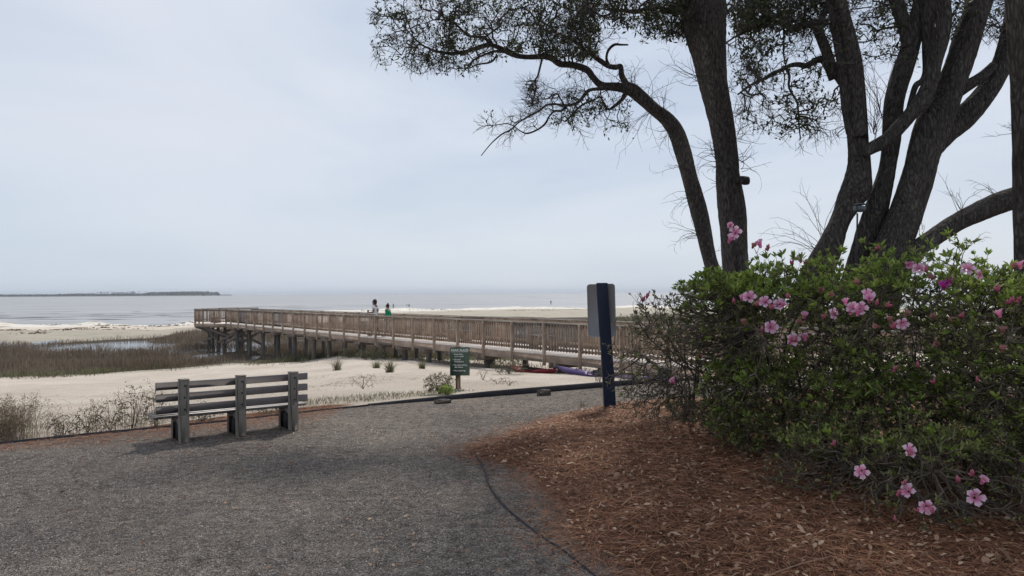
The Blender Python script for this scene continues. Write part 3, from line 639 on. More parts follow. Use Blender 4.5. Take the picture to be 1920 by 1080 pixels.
for (x, y) in ((-22.6, 57.4), (-23.9, 58.9), (-24.4, 60.9), (-22.3, 61.2), (-21.4, 59.3), (-23.0, 59.8), (-20.6, 58.3)): pile(x, y, zE + DZ - .2, .11)
def brace(a, c, w_=.05, h_=.18):
    b = MB(); b.bar(a, c, w_, h_); bld(b, 'brace', M['wood_grey'])
zt = zE + DZ - .28; zl = -2.0
for (x1, y1, x2, y2) in ((-24.3, 57.35, -21.3, 58.3), (-21.3, 58.2, -24.2, 58.6), (-24.9, 59.4, -22.1, 61.1), (-23.3, 56.4, -20.4, 56.9), (-20.0, 55.9, -22.4, 57.0), (-19.2, 55.0, -21.6, 56.2), (-25.2, 60.0, -22.5, 57.6)):
    brace((x1, y1, zt), (x2, y2, zl + .1))
for nb in bents[-1:]:
    brace(bp(nb, .1, DZ - .4), [*bp(nb, Wd - .25)[:2], -2.05]); brace(bp(nb, Wd - .1, DZ - .4), [*(bp(nb, .3)[:2] + u2 * .17), -2.0])
# benches standing on the deck, seen through the railing
def deck_bench(n_, off, lab, rz_off=0):
    q = bp(n_, off, DZ); t_ = thing('deck_bench', lab, 'bench', q, math.atan2(u2[1], u2[0]) + rz_off, 'pale benches on the boardwalk')
    b = MB()
    for i in range(4): b.box((0, -.18 + i * .11, .44), (1.5, .09, .035), bev=.004)
    b.build('seat', M['wood_rail'], t_); b = MB()
    for i in range(3): b.box((0, .24 + i * .02, .56 + i * .13), (1.5, .03, .1), bev=.004)
    b.build('backrest', M['wood_rail'], t_)
    for sx_ in (-.6, .6):
        b = MB(); b.box((sx_, 0, .21), (.08, .45, .42)); b.box((sx_, .29, .5), (.08, .05, .7)); b.build('leg', M['wood'], t_)
deck_bench(3.35, 1.9, 'pale slatted bench seen through the boardwalk railing nearest the park rules sign', math.pi * 0)
deck_bench(6.6, 1.9, 'pale slatted bench seen through the railing right of the two walkers')
deck_bench(NE + 1.35, -.1, 'pale bench on the far platform at the end of the boardwalk')

# ------------------------------------------------------------------ park bench
r1 = G(346.5, 832); r2 = G(552.5, 808); bd_ = (r2 - r1)[:2]; BL = np.linalg.norm(bd_); bdn = bd_ / BL
pb = thing('park_bench', 'grey slatted park bench with three solid legs seen from behind on the gravel', 'bench', ((r1[0] + r2[0]) / 2, (r1[1] + r2[1]) / 2, 0), math.atan2(bdn[1], bdn[0]))
BH = .745
for x in (-BL / 2, 0, BL / 2):
    b = MB()
    b.box((x, .05, BH / 2), (.112, .085, BH), bev=.008)
    b.box((x, .052, .165), (.10, .13, .33), bev=.01)                    # wider foot of the post
    b.box((x, .42, .145), (.112, .07, .29), bev=.008)
    b.box((x, .25, .265), (.112, .32, .06), bev=.006)
    for s2 in (-1, 1):                                                     # arch haunches
        for k in range(3): b.box((x, .25 + s2 * (.125 - k * .028), .228 + k * .004), (.108 - k * .004, .03, .03 - k * .006))
    b.box((x, .05, BH + .004), (.118, .095, .012), bev=.004)
    lg = b.build('leg', M['plasticpost'], pb)
    b = MB(); b.box((x, .25, .118), (.05, .3, .236)); b.build('web_panel', M['dark'], lg)  # web coloured near-black to stand in for the shade inside the leg arch
    b = MB()
    for zz in (BH - .065, BH - .205, BH - .345): 
        b.tube([(x + .004, .002, zz), (x + .004, .012, zz)], [.011, .011], 10)
    b.build('bolt', M['dark'], lg)
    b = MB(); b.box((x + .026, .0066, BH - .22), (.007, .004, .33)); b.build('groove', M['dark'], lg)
SL = BL / 206 * 285; cxs = (443 - 449.5) / 206 * BL
for i, zz in enumerate((BH - .065, BH - .205, BH - .345)):
    b = MB(); b.box((cxs, .112, zz), (SL, .038, .09), bev=.005); b.build('back_slat', M['plasticgrey'], pb)
for i in range(3):
    b = MB(); b.box((cxs - .02, .175 + i * .125, .312), (SL, .112, .034), bev=.005); b.build('seat_slat', M['plasticgrey'], pb)

# ------------------------------------------------------------------ park rules sign
sb = G(859, 731, -.09); sz_ = gz1(sb[0], sb[1])
sg = thing('park_rules_sign', 'small green park rules board with white lettering on a short wooden post in sand', 'sign', (sb[0], sb[1], sz_), R(4))
dS = sb[1]; k_ = dS / FPX
b = MB(); b.box((0, 0, .36), (.095, .07, .9), bev=.006); b.build('post', M['signpost'], sg)
bwid = 36 * k_; bhei = 52 * k_; bc = (731 - 680) * k_
b = MB(); b.box((.035, -.05, bc), (bwid, .02, bhei), bev=.004); bo = b.build('board', M['signgreen'], sg)
b = MB()
for zz in (bc + bhei / 2 + .004,): b.box((.035, -.045, zz), (bwid, .03, .01))
for sx_ in (-1, 1): b.box((.035 + sx_ * (bwid / 2), -.045, bc), (.008, .03, bhei))
b.build('frame', M['signgreen'], sg)
def text(body, size, x, z, parent, m_, align='LEFT', y=-.0625, bold=0.0):
    cu = bpy.data.curves.new('t', 'FONT'); cu.body = body; cu.size = size; cu.extrude = .0008; cu.offset = bold; cu.align_x = align
    o = bpy.data.objects.new('t', cu); col.objects.link(o); dg = bpy.context.evaluated_depsgraph_get()
    me = bpy.data.meshes.new_from_object(o.evaluated_get(dg)); bpy.data.objects.remove(o)
    me.materials.clear(); me.materials.append(m_); o = bpy.data.objects.new('lettering', me); col.objects.link(o); o.parent = parent
    o.location = (x, y, z); o.rotation_euler = (R(90), 0, 0); return o
W2 = bwid / 2; topz = bc + bhei / 2
text('PARK RULES', .060, .035 , topz - .065, sg, M['white'], 'CENTER', bold=.0016)
b = MB(); b.box((.035, -.0615, topz - .078), (bwid * .86, .002, .006)); b.build('underline', M['white'], sg)
for body, z in (('\u2022 Keep Pets', -.135), ('   on a Leash', -.175), ('\u2022 Alcohol', -.235), ('   Prohibited', -.275), ('\u2022 No Disturbing', -.34), ('   the Peace', -.38), ('\u2022 No Loitering', -.445)):
    text(body, .041, .035 - W2 * .74, topz + z, sg, M['white'], bold=.0006)

# ------------------------------------------------------------------ tall sign from behind
q = G(1144, 758, .12); gq = gz1(q[0], q[1]); dq = q[1]; kq = dq / FPX
ts = thing('road_sign', 'tall sign seen from behind: blank grey metal panel on a leaning dark navy post', 'sign', (q[0], q[1], gq), 0)
hgt = (758 - 524) * kq
V = []; lean = -14 * kq
bq = MB(); wpost = 22.5 * kq * .93
nseg = 6
for i in range(nseg + 1):
    t_ = i / nseg; x = lean * t_; wv = wpost * (1.04 - .1 * t_)
    V += [[x - wv / 2, -.06, hgt * t_ - (.1 if i == 0 else 0)], [x + wv / 2, -.06, hgt * t_ - (.1 if i == 0 else 0)], [x + wv / 2, .06, hgt * t_ - (.1 if i == 0 else 0)], [x - wv / 2, .06, hgt * t_ - (.1 if i == 0 else 0)]]
F = [[i * 4 + j, i * 4 + (j + 1) % 4, (i + 1) * 4 + (j + 1) % 4, (i + 1) * 4 + j] for i in range(nseg) for j in range(4)] + [[3, 2, 1, 0], [nseg * 4, nseg * 4 + 1, nseg * 4 + 2, nseg * 4 + 3]]
po = mk('post', V, np.array(F), M['black'], ts)
mo = po.modifiers.new('bev', 'BEVEL'); mo.width = .006; mo.segments = 2
# panel: rounded rectangle, thin aluminium
pwid, phei, cr_ = 53 * kq, 100 * kq, .045
pts = []
for cxp, cyp, a0 in ((pwid / 2 - cr_, phei / 2 - cr_, 0), (-pwid / 2 + cr_, phei / 2 - cr_, 90), (-pwid / 2 + cr_, -phei / 2 + cr_, 180), (pwid / 2 - cr_, -phei / 2 + cr_, 270)):
    for j in range(7): pts.append((cxp + cr_ * math.cos(R(a0 + j * 15)), cyp + cr_ * math.sin(R(a0 + j * 15))))
n_ = len(pts); V = [[x, -.0015, z] for x, z in pts] + [[x, .0015, z] for x, z in pts]
F4 = [[i, (i + 1) % n_, n_ + (i + 1) % n_, n_ + i] for i in range(n_)]
pl = mk('panel', V, [np.array([list(range(n_))]), np.array([list(range(n_, 2 * n_))[::-1]]), np.array(F4)], M['alu'], ts)
pl.location = (lean * .75 - 5 * kq + .012, .064, (758 - 576) * kq); pl.rotation_euler = (0, R(-1.2), 0)
b = MB()
for zz in ((758 - 545) * kq, (758 - 607) * kq):
    b.tube([(lean * .8, -.064, zz), (lean * .8, -.058, zz)], [.012, .012], 8)
b.build('bolt', M['black'], ts)

# ------------------------------------------------------------------ kayaks by the boardwalk
def kayak(label, pa, pc, color, deckc):
    pa = np.array(pa); pc = np.array(pc); d = pc - pa; Ln = np.linalg.norm(d); m1 = noisy('kayak_plastic', [(.3, tuple(x * .8 for x in color)), (.7, color)], 3, 4, .45, .03)
    md = mat('kayak_deck', deckc, .5)[0]
    t_ = thing('kayak', label, 'kayak', ((pa + pc) / 2), math.atan2(d[1], d[0])); n = 25; k = 14; V = []
    for i in range(n):
        s = -1 + 2 * i / (n - 1); wv = .34 * max(0.015, (1 - abs(s) ** 2.4)) ; hv = .15 + .09 * s * s
        for j in range(k):
            a = math.pi + math.pi * j / (k - 1); x = math.cos(a); z = math.sin(a)
            V.append([s * Ln / 2, x * wv, .18 + .07 * s * s + z * hv * max(.12, 1 - abs(s) ** 4)])
    F = [[i * k + j, i * k + j + 1, (i + 1) * k + j + 1, (i + 1) * k + j] for i in range(n - 1) for j in range(k - 1)]
    mk('hull', V, np.array(F), m1, t_, True)
    V = []
    for i in range(n):
        s = -1 + 2 * i / (n - 1); wv = .345 * max(0.015, (1 - abs(s) ** 2.4))
        for j in range(7):
            x = -1 + j / 3; dep = -.12 if abs(s) < .32 and abs(x) < .7 else .05 * (1 - x * x)
            V.append([s * Ln / 2, x * wv, .185 + .07 * s * s + dep])
    F = [[i * 7 + j, (i + 1) * 7 + j, (i + 1) * 7 + j + 1, i * 7 + j + 1] for i in range(n - 1) for j in range(6)]
    mk('deck', V, np.array(F), m1, t_, True)
    b = MB(); ring = [(math.cos(a) * Ln * .17, math.sin(a) * .25, .215) for a in np.linspace(0, 2 * math.pi, 25)]; b.tube(ring, [.018] * 25, 6, False); b.build('cockpit_rim', md, t_)
    b = MB(); b.box((-.35, 0, .2), (.05, .36, .22), bev=.01); b.box((-.12, 0, .1), (.42, .36, .05), bev=.01); b.build('seat', md, t_)
    b = MB(); b.tube([(Ln * .46, -.05, .3), (Ln * .46, 0, .33), (Ln * .46, .05, .3)], [.012] * 3, 6); b.build('handle', md, t_)
ka = G(1046, 699, -.8); kb = G(1240, 717, -.72)
kayak('purple kayak lying on the sand beside the boardwalk', [ka[0], ka[1], gz1(ka[0], ka[1]) - .09], [kb[0] , kb[1], gz1(kb[0], kb[1]) - .09], (.10, .06, .20), (.03, .025, .05))
ka = G(990, 692, -.8); kb = G(1040, 697, -.8)
kayak('red kayak lying in the shade under the boardwalk', [ka[0] - .6, ka[1] + 1.2, gz1(ka[0] - .6, ka[1] + 1.2) - .1], [kb[0] + .1, kb[1] + .6, gz1(kb[0], kb[1] + .6) - .1], (.2, .02, .03), (.03, .02, .02))

# ------------------------------------------------------------------ growing twigs
def grow(skel, skr, att, step=.12, jit=.25, rmin=.0035, rpow=.42, rfac=.0022, grav=0.0, rg=rng, bias=.22, nz=.12):
    """join every attractor to the nearest wood already there; returns segments (A,B,ra,rb) and the direction at each tip"""
    n0 = len(skel); cap = n0 + len(att) * 14 + 10
    Pn = np.zeros((cap, 3)); par = np.full(cap, -1); cnt = np.zeros(cap); pl = np.zeros(cap); Pn[:n0] = skel; N_ = n0
    d0 = np.empty(len(att))
    for i in range(0, len(att), 500): d0[i:i + 500] = np.linalg.norm(att[i:i + 500, None] - skel[None], axis=2).min(1)
    order = np.argsort(d0); tips = np.zeros(len(att), int)
    for ai in order:
        a = att[ai]; dd = np.linalg.norm(Pn[:N_] - a, axis=1); j = int((dd + bias * pl[:N_]).argmin()); dist = dd[j]
        k = int(min(12, max(1, math.ceil(dist / step)))); p = Pn[j]; last = j
        off = rg.normal(size=3) * dist * jit; 
        for s in range(1, k + 1):
            t_ = s / k; q = p + (a - p) * t_ + off * math.sin(math.pi * t_) * .6 + np.array([0, 0, grav * dist * math.sin(math.pi * t_)]) + (rg.normal(size=3) * step * nz if s < k else 0)
            Pn[N_] = q; par[N_] = last; pl[N_] = pl[j] + dist * t_; last = N_; N_ += 1
        tips[ai] = last
    for i in tips: cnt[i] += 1
    for i in range(N_ - 1, n0 - 1, -1):
        if par[i] >= 0: cnt[par[i]] += cnt[i]
    seg = np.arange(n0, N_); pa = par[seg]
    rad = np.maximum(rmin, rfac * np.maximum(cnt, 1) ** rpow)
    ra = np.where(pa < n0, np.minimum(rad[seg] * 1.15, 9), rad[pa]); ra = np.minimum(ra, rad[seg] * 1.6)
    tdir = Pn[tips] - Pn[par[tips]]; tdir /= np.linalg.norm(tdir, axis=1)[:, None] + 1e-9
    return Pn[pa], Pn[seg], ra, rad[seg], tdir, seg, Pn, par, N_, n0
def limb(spec, d, seed=0, k=14, wob=.10, m=6):
    """spec: (px, py, width_px[, depth offset]) -> points and radii"""
    pts = np.array([P(s[0], s[1], d + (s[3] if len(s) > 3 else 0)) for s in spec]); rad = np.array([s[2] * (d + (s[3] if len(s) > 3 else 0)) / FPX / 2 for s in spec])
    c = catmull(np.column_stack([pts, rad]), m); c[:, 3] = np.maximum(c[:, 3], .004); return c[:, :3], c[:, 3]
def build_tree(root, limbs, name_first='trunk', m_=None):
    sk = []; sr = []
    for i, (pts, rad, nm) in enumerate(limbs):
        big = rad.max() > .07
        V, F, C = tube(pts, rad, 26 if big else 9, .11 if big else .12, i + 3)
        mk(nm, V - np.array(root.location), [F, C], m_ or M['bark'], root, True)
        sk.append(pts); sr.append(rad)
    return np.vstack(sk), np.concatenate(sr)
def px_box(n, x0, x1, y0, y1, d, dd, rg=rng, f=None):
    out = []
    while len(out) < n:
        x = rg.uniform(x0, x1); y = rg.uniform(y0, y1)
        if f is not None and rg.random() > f(x, y): continue
        out.append(P(x, y, d + rg.normal() * dd))
    return np.array(out)
def clusters(x, y, r, n, d, dd, rg=rng):
    out = []
    for _ in range(n):
        v = rg.normal(size=2) * .45; out.append(P(x + v[0] * r, y + v[1] * r * .7, d + rg.normal() * dd))
    return np.array(out)
def tree_crown(root, skel, skr, att, leafy, nleaf=7, ll=.07, lw=.028, step=.16, spread=.09, rmin=.004, jit=.28, crown_name='crown', grav=0.0):
    if crown_name == 'crown': leafy = leafy & (fbm(att[:, 0] + att[:, 1] * .4, att[:, 2] + att[:, 1] * .5, 4.5, 90, 3) + rng.normal(size=len(att)) * .3 > .02)
    A_, B_, ra, rb, td, *_r = grow(skel, skr, att, step, jit, rmin, .45, .0035, grav)
    V, F = frusta(A_, B_, ra, rb, 4); off = np.array(root.location); mk('twigs', V - off, F, M['twig'], root, True)
    if crown_name == 'crown':
        pk = rng.random(len(att)) < .38; pk |= ~leafy; wisps(root, att[pk], td[pk], 3, .2)
    tips = att[leafy]; n = len(tips)
    if n:
        pos = np.repeat(tips, nleaf, 0) + rng.normal(size=(n * nleaf, 3)) * spread; dr = np.repeat(td[leafy], nleaf, 0) * .5 + unit(n * nleaf)
        V, F = leaves(pos, dr, ll, lw); mk(crown_name, V - off, F, M['oakleaf'], root)

def whips(root, specs, d, name='twigs', rr_=.0042, m_=None):
    b = MB(); off = np.array(root.location)
    for (bx, by, n, ln, a0, a1) in specs:
        for _ in range(int(n * .75)):
            a = R(rng.uniform(a0, a1)); l = ln * rng.uniform(.25, 1.1); k = 7; cur = rng.normal() * .8 + .3; x, y, z = bx + rng.normal() * 3, by + rng.normal() * 5, d; dz = rng.normal() * .03; pts = [P(x, y, z)]
            for j in range(k):
                a += cur / k + rng.normal() * .15; x += math.cos(a) * l / k; y -= math.sin(a) * l / k; z += dz; pts.append(P(x, y, z))
                if j > 1 and rng.random() < .38:
                    a2 = a + rng.choice([-1, 1]) * rng.uniform(.4, .9); l2 = l * rng.uniform(.12, .35); q1 = P(x + math.cos(a2) * l2 * .5, y - math.sin(a2) * l2 * .5, z); a2 += rng.normal() * .25
                    b.tube([pts[-1], q1, P(x + math.cos(a2) * l2, y - math.sin(a2) * l2, z + rng.normal() * .03)], [rr_ * .6, rr_ * .5, rr_ * .3], 3, False)
            b.tube(pts, np.linspace(rr_, rr_ * .38, len(pts)), 4, False)
    b.v = [v - off for v in b.v]; return b.build(name, m_ or M['twig'], root, True)
def wisps(root, pos, dirs, n, ln, r_=.0028, name='fine_twigs'):
    A0 = np.repeat(pos, n, 0); D0 = np.repeat(dirs, n, 0) * .6 + unit(len(A0)) * .8; D0 /= np.linalg.norm(D0, axis=1)[:, None]; l = (ln * rng.uniform(.4, 1.2, len(A0)))[:, None]
    B0 = A0 + D0 * l * .5; D1 = D0 + unit(len(A0)) * .4; C0 = B0 + D1 * l * .5; D2 = D0 + unit(len(A0)) * .9; E0 = B0 + D2 * l * .35
    r1 = np.full(len(A0), r_); V1, F1 = frusta(A0, B0, r1, r1 * .8, 3); V2, F2 = frusta(B0, C0, r1 * .8, r1 * .5, 3); V3, F3 = frusta(B0, E0, r1 * .7, r1 * .5, 3)
    mk(name, np.vstack([V1, V2, V3]) - np.array(root.location), np.vstack([F1, F2 + len(V1), F3 + len(V1) + len(V2)]), M['twig'], root)

# ---- tree 1: leaning oak with the long bare limb reaching left
d1 = 12.6
rt = P(1352, 640, d1); t1 = thing('oak_tree', 'slender oak leaning left, its long twisted limb reaching over the beach', 'tree', (rt[0], rt[1], gz1(rt[0], rt[1])))
L1 = []
def LB(spec, d, nm='limb', **kw): return (*limb(spec, d, **kw), nm)
L1.append(LB([(1385, 700, 36.8), (1368, 600, 32.0), (1345, 530, 27.2), (1329, 480, 26.4), (1318, 430, 28.8), (1306, 380, 30.4), (1293, 335, 28.8), (1282, 290, 30.4), (1268, 248, 28.8), (1250, 222, 26.4), (1228, 205, 24.0), (1203, 183, 24.0), (1186, 170, 24.0), (1168, 163, 21.6)], d1, 'trunk'))
L1.append(LB([(1186, 170, 19.0), (1160, 163, 16.3), (1129, 160, 13.6), (1113, 146, 12.2), (1100, 131, 12.2), (1074, 122, 11.6), (1050, 120, 12.2), (1036, 110, 11.6), (1021, 106, 10.2), (995, 107, 9.5), (972, 105, 9.5), (955, 98, 10.9), (942, 92, 9.5), (919, 84, 8.2), (900, 88, 7.5), (884, 94, 6.8), (862, 99, 6.8), (843, 100, 6.1), (817, 96, 4.8), (803, 90, 4.1), (791, 84, 3.4), (775, 70, 2.7), (760, 52, 2.0)], d1, 'limb'))
L1.append(LB([(1180, 172, 14.0), (1175, 158, 11.7), (1166, 142, 10.9), (1164, 124, 8.6), (1155, 126, 10.9), (1141, 124, 9.4), (1125, 114, 9.4), (1112, 105, 7.8), (1098, 95, 6.2), (1085, 82, 5.5, .2), (1060, 70, 4.7, .4), (1030, 50, 3.1, .6), (1000, 30, 2.3, .8)], d1, 'limb'))
L1.append(LB([(1140, 120, 6), (1137, 108, 5), (1141, 94, 5), (1152, 84, 5), (1165, 84, 4), (1178, 84, 3)], d1, 'limb'))
L1.append(LB([(921, 84, 6.8), (908, 71, 6.0), (890, 69, 4.5), (877, 66, 5.2), (864, 54, 4.5), (850, 42, 3.8), (835, 38, 3.0), (815, 37, 2.2), (798, 44, 1.9)], d1 - .1, 'limb'))
L1.append(LB([(1145, 163, 8.0), (1129, 166, 8.0), (1110, 168, 6.4), (1100, 173, 6.4), (1086, 190, 5.6), (1074, 196, 5.6), (1058, 198, 4.8), (1040, 195, 4.0), (1025, 197, 4.0), (1010, 208, 4.0), (990, 219, 3.6), (972, 230, 3.2), (958, 243, 3.2), (942, 251, 2.8), (922, 268, 2.0), (902, 292, 1.6)], d1 - .3, 'limb'))
L1.append(LB([(1172, 175, 8.0), (1165, 188, 6.4), (1152, 199, 5.6), (1141, 205, 4.8), (1133, 195, 4.8), (1125, 182, 4.0), (1112, 188, 4.0), (1100, 192, 4.0), (1085, 202, 4.0), (1073, 215, 4.0), (1060, 228, 3.2)], d1 + .3, 'limb'))
L1.append(LB([(1064, 197, 4.0), (1052, 208, 4.0), (1040, 208, 3.6), (1030, 218, 3.6), (1022, 232, 4.0), (1008, 243, 3.2), (990, 250, 3.2), (978, 247, 2.4), (962, 236, 2.0), (950, 232, 2.0), (925, 235, 1.6), (905, 237, 1.4), (893, 244, 1.1)], d1 - .15, 'limb'))
L1.append(LB([(1016, 112, 4), (1012, 128, 4), (1008, 143, 3.5), (1003, 151, 3), (1005, 165, 3), (1001, 182, 2.5), (998, 200, 1.5)], d1 - .3, 'limb'))
L1.append(LB([(960, 100, 5.2), (930, 96, 5.2), (905, 104, 3.8), (888, 113, 3.4), (882, 123, 2.6), (873, 129, 1.9)], d1 + .2, 'limb'))
L1.append(LB([(932, 103, 4), (925, 113, 4), (915, 118, 3.5), (895, 121, 3), (880, 128, 2), (868, 129, 1.5)], d1 - .1, 'limb'))
L1.append(LB([(1058, 197, 3.5), (1050, 184, 3), (1045, 176, 3), (1036, 178, 3), (1026, 185, 2.5), (1010, 186, 1.5)], d1 - .4, 'limb'))
sk, sr = build_tree(t1, L1)
at = [px_box(900, 700, 1120, -15, 108, d1 + .1, .55, f=lambda x, y: min(1, max(.05, (x - 690) / 170)) * (1 if y < 40 + (x - 700) * .17 + (30 if x < 950 else 10) else .25)),
      px_box(240, 1010, 1125, 35, 108, d1, .4), px_box(150, 700, 850, 20, 125, d1, .5),
      px_box(110, 760, 900, 95, 135, d1, .3), px_box(70, 985, 1010, 150, 200, d1 - .3, .2), px_box(120, 985, 1130, 165, 215, d1, .3), px_box(110, 1030, 1180, 180, 245, d1, .35), px_box(40, 910, 1010, 210, 255, d1, .2),
      px_box(45, 1060, 1190, 120, 175, d1, .3)]
lf = [np.ones(900, bool), np.ones(240, bool), np.ones(150, bool), rng.random(110) < .4, np.zeros(70, bool), rng.random(120) < .12, rng.random(110) < .5, rng.random(40) < .25, rng.random(45) < .1]
at2 = np.vstack(at); lf2 = np.concatenate(lf)
# dead sprouts off the trunk
def sprouts(base_list, d, n, ln, a0, a1):
    out = []
    for (bx, by) in base_list:
        for _ in range(n):
            a = R(rng.uniform(a0, a1)); l = ln * rng.uniform(.35, 1.0)
            out.append(P(bx + math.cos(a) * l, by - math.sin(a) * l, d + rng.normal() * .25))
    return out
whips(t1, [(1303, 372, 15, 72, 120, 225), (1308, 440, 17, 62, 115, 230), (1292, 320, 9, 70, 110, 200), (1240, 215, 9, 80, 45, 115), (1215, 190, 9, 90, 50, 110), (1262, 240, 12, 62, 185, 250), (1222, 205, 12, 90, 195, 250), (1176, 172, 8, 70, 190, 260), (1110, 140, 7, 40, 200, 260), (1060, 122, 5, 40, 190, 250), (1185, 165, 9, 60, 40, 120), (1015, 190, 8, 40, 150, 260),
    (960, 245, 12, 50, 160, 270), (905, 237, 7, 26, 160, 260), (1000, 215, 12, 50, 110, 200), (1040, 180, 10, 50, 110, 200), (1100, 170, 9, 50, 90, 200), (1090, 240, 6, 70, 260, 320), (720, 95, 8, 40, 140, 230), (705, 30, 7, 30, 140, 220), (840, 115, 8, 40, 210, 290), (1320, 470, 6, 60, 30, 80)], d1 - .1)
tree_crown(t1, sk, sr, at2, lf2, nleaf=9, ll=.072, lw=.03, step=.13, spread=.045, rmin=.0038)

# ---- tree 2: straight dark trunk with the sawn stub, wide crown overhead
d2 = 11.4
rt = P(1378, 640, d2); t2 = thing('oak_tree', 'straight dark oak with a sawn-off stub on the right side of its trunk', 'tree', (rt[0], rt[1], gz1(rt[0], rt[1])))
L2 = [LB([(1392, 720, 70), (1388, 620, 56), (1384, 540, 50), (1378, 490, 49), (1375, 440, 48), (1371, 385, 49), (1364, 340, 45), (1363, 300, 42), (1355, 240, 43), (1346, 190, 48), (1337, 145, 56), (1329, 95, 64), (1320, 50, 76), (1314, 0, 88), (1306, -60, 100), (1296, -120, 92)], d2, 'trunk')]
L2.append(LB([(1378, 338, 14), (1388, 338, 15), (1398, 339, 16), (1404, 339, 15)], d2 - .25, 'branch_stub'))
L2.append((*[np.array(a) for a in (catmull([P(1296, -100, d2), P(1230, -150, d2 - .4), P(1140, -190, d2 - 1.0), P(1000, -230, d2 - 2), P(820, -330, d2 - 3), P(600, -420, d2 - 3.6)], 5),)], np.linspace(.2, .06, 26), 'limb'))
L2.append((catmull([P(1296, -110, d2), P(1240, -260, d2 - 1.2), P(1100, -420, d2 - 2.6), P(900, -650, d2 - 4.2)], 5), np.linspace(.24, .07, 16), 'limb'))
L2.append((catmull([P(1300, -110, d2), P(1340, -260, d2 - .8), P(1420, -420, d2 - 2.2), P(1500, -700, d2 - 4.2)], 5), np.linspace(.22, .06, 16), 'limb'))
L2.append(LB([(1275, 10, 20), (1250, 20, 14), (1225, 12, 10), (1195, 22, 8), (1160, 20, 6), (1130, 30, 4), (1100, 12, 3)], d2, 'limb'))
sk, sr = build_tree(t2, L2)
c1 = px_box(500, 1070, 1290, -30, 72, d2, .5, f=lambda x, y: 1 if y < 25 + (x - 1060) * .2 else .12); c2_ = px_box(130, 1360, 1440, -10, 110, d2 + .3, .35, f=lambda x, y: 1 if y < 95 else .3)
c5 = px_box(90, 1210, 1300, 5, 70, d2, .35)
whips(t2, [(1312, 150, 14, 85, 130, 190), (1345, 285, 14, 62, 110, 170), (1345, 308, 14, 62, 110, 180), (1346, 345, 5, 45, 130, 200), (1382, 255, 14, 50, -40, 80), (1386, 300, 12, 45, -50, 60), (1376, 215, 12, 50, -20, 80), (1390, 320, 4, 90, 10, 50), (1366, 170, 10, 45, -10, 80)], d2 - .1)
# overhead crown out of the picture: it shades the gravel, the bench and the bed
ov = np.column_stack([rng.uniform(-13, 4.5, 1250), rng.uniform(4, 19, 1250), rng.uniform(7.0, 12.6, 1250)])
okk = (ov[:, 2] > 1.75 + ov[:, 1] * .43 + .95) & (np.hypot((ov[:, 0] + 3.8) / 9.0, (ov[:, 1] - 12.3) / 6.6) < 1); ov = ov[okk]
at2 = np.vstack([c1, c2_, c5]); lf2 = np.concatenate([np.ones(len(c1), bool), rng.random(len(c2_)) < .9, np.ones(len(c5), bool)])
tree_crown(t2, sk, sr, at2, lf2, nleaf=9, ll=.075, lw=.032, step=.13, spread=.05, rmin=.0038)
tree_crown(t2, sk, sr, ov, np.ones(len(ov), bool), nleaf=26, ll=.17, lw=.09, step=.4, spread=.38, rmin=.008, crown_name='upper_crown')

# ---- tree 3: many-stemmed oak
d3 = 9.6
rt = P(1640, 620, d3); t3 = thing('oak_tree', 'massive many-stemmed oak with thick spreading limbs behind the azaleas', 'tree', (rt[0], rt[1], gz1(rt[0], rt[1])))
def Z3(x, y): return (1480 + x / 2.25, y / 2.25)
def S3(l, d, nm='limb'): return LB([(*Z3(a[0], a[1]), a[2] * .85 / 2.25, *(a[3:])) for a in l], d, nm)
L3 = []
L3.append(S3([(60, 1350, 170), (100, 1200, 150), (168, 1050, 120), (203, 960, 98), (226, 905, 98), (252, 850, 118), (279, 790, 140), (292, 690, 108), (290, 600, 96), (285, 520, 88)], d3, 'trunk'))
L3.append(S3([(270, 560, 70), (250, 450, 62), (238, 340, 60), (222, 240, 58), (205, 140, 56), (190, 20, 54), (180, -100, 50)], d3 + .05))
L3.append(S3([(295, 580, 78), (298, 480, 66), (292, 380, 64), (276, 260, 66), (250, 140, 66), (220, 30, 64), (200, -90, 60)], d3 - .08))
L3.append(S3([(260, 1300, 150, .2), (290, 1150, 140, .2), (330, 1000, 128, .1), (368, 870, 104), (402, 760, 86), (420, 680, 80), (431, 610, 82), (438, 480, 88), (448, 400, 92), (470, 320, 92), (500, 230, 86), (525, 130, 84), (552, 30, 78), (575, -80, 70)], d3 + .15, 'stem'))
L3.append(S3([(500, 200, 60), (488, 130, 60), (472, 70, 64), (452, 10, 66), (430, -80, 66)], d3 + .1))
L3.append(S3([(360, 1300, 210), (400, 1160, 190), (440, 1030, 168), (495, 890, 150), (535, 760, 148), (560, 660, 152), (590, 570, 160), (625, 490, 158), (665, 410, 142), (700, 320, 128), (728, 230, 122), (755, 140, 122), (790, 40, 120), (830, -70, 116)], d3 - .05, 'stem'))
L3.append(S3([(600, 620, 110), (660, 560, 110), (730, 500, 112), (800, 430, 104), (860, 350, 98), (905, 260, 96), (935, 150, 92), (960, 20, 84), (980, -100, 76)], d3 + .12))
L3.append(S3([(715, 380, 70), (770, 350, 52), (820, 318, 50), (865, 275, 44)], d3 + .05))
L3.append(S3([(310, 650, 50), (350, 625, 62), (410, 592, 66), (470, 530, 66), (520, 472, 70), (565, 415, 78), (592, 350, 70), (615, 260, 62), (640, 180, 66), (652, 90, 72), (640, 0, 76), (630, -90, 70)], d3 - .3))
L3.append(S3([(500, 480, 26), (515, 420, 26), (535, 360, 30), (560, 340, 28), (575, 300, 30), (585, 200, 60), (582, 80, 62), (575, -60, 60)], d3 + .05))
L3.append(S3([(470, 1150, 90), (530, 1060, 84), (600, 1010, 84), (700, 945, 92), (800, 895, 100), (900, 850, 104), (1000, 815, 106), (1120, 760, 100), (1300, 660, 90)], d3 - .1, 'low_limb'))
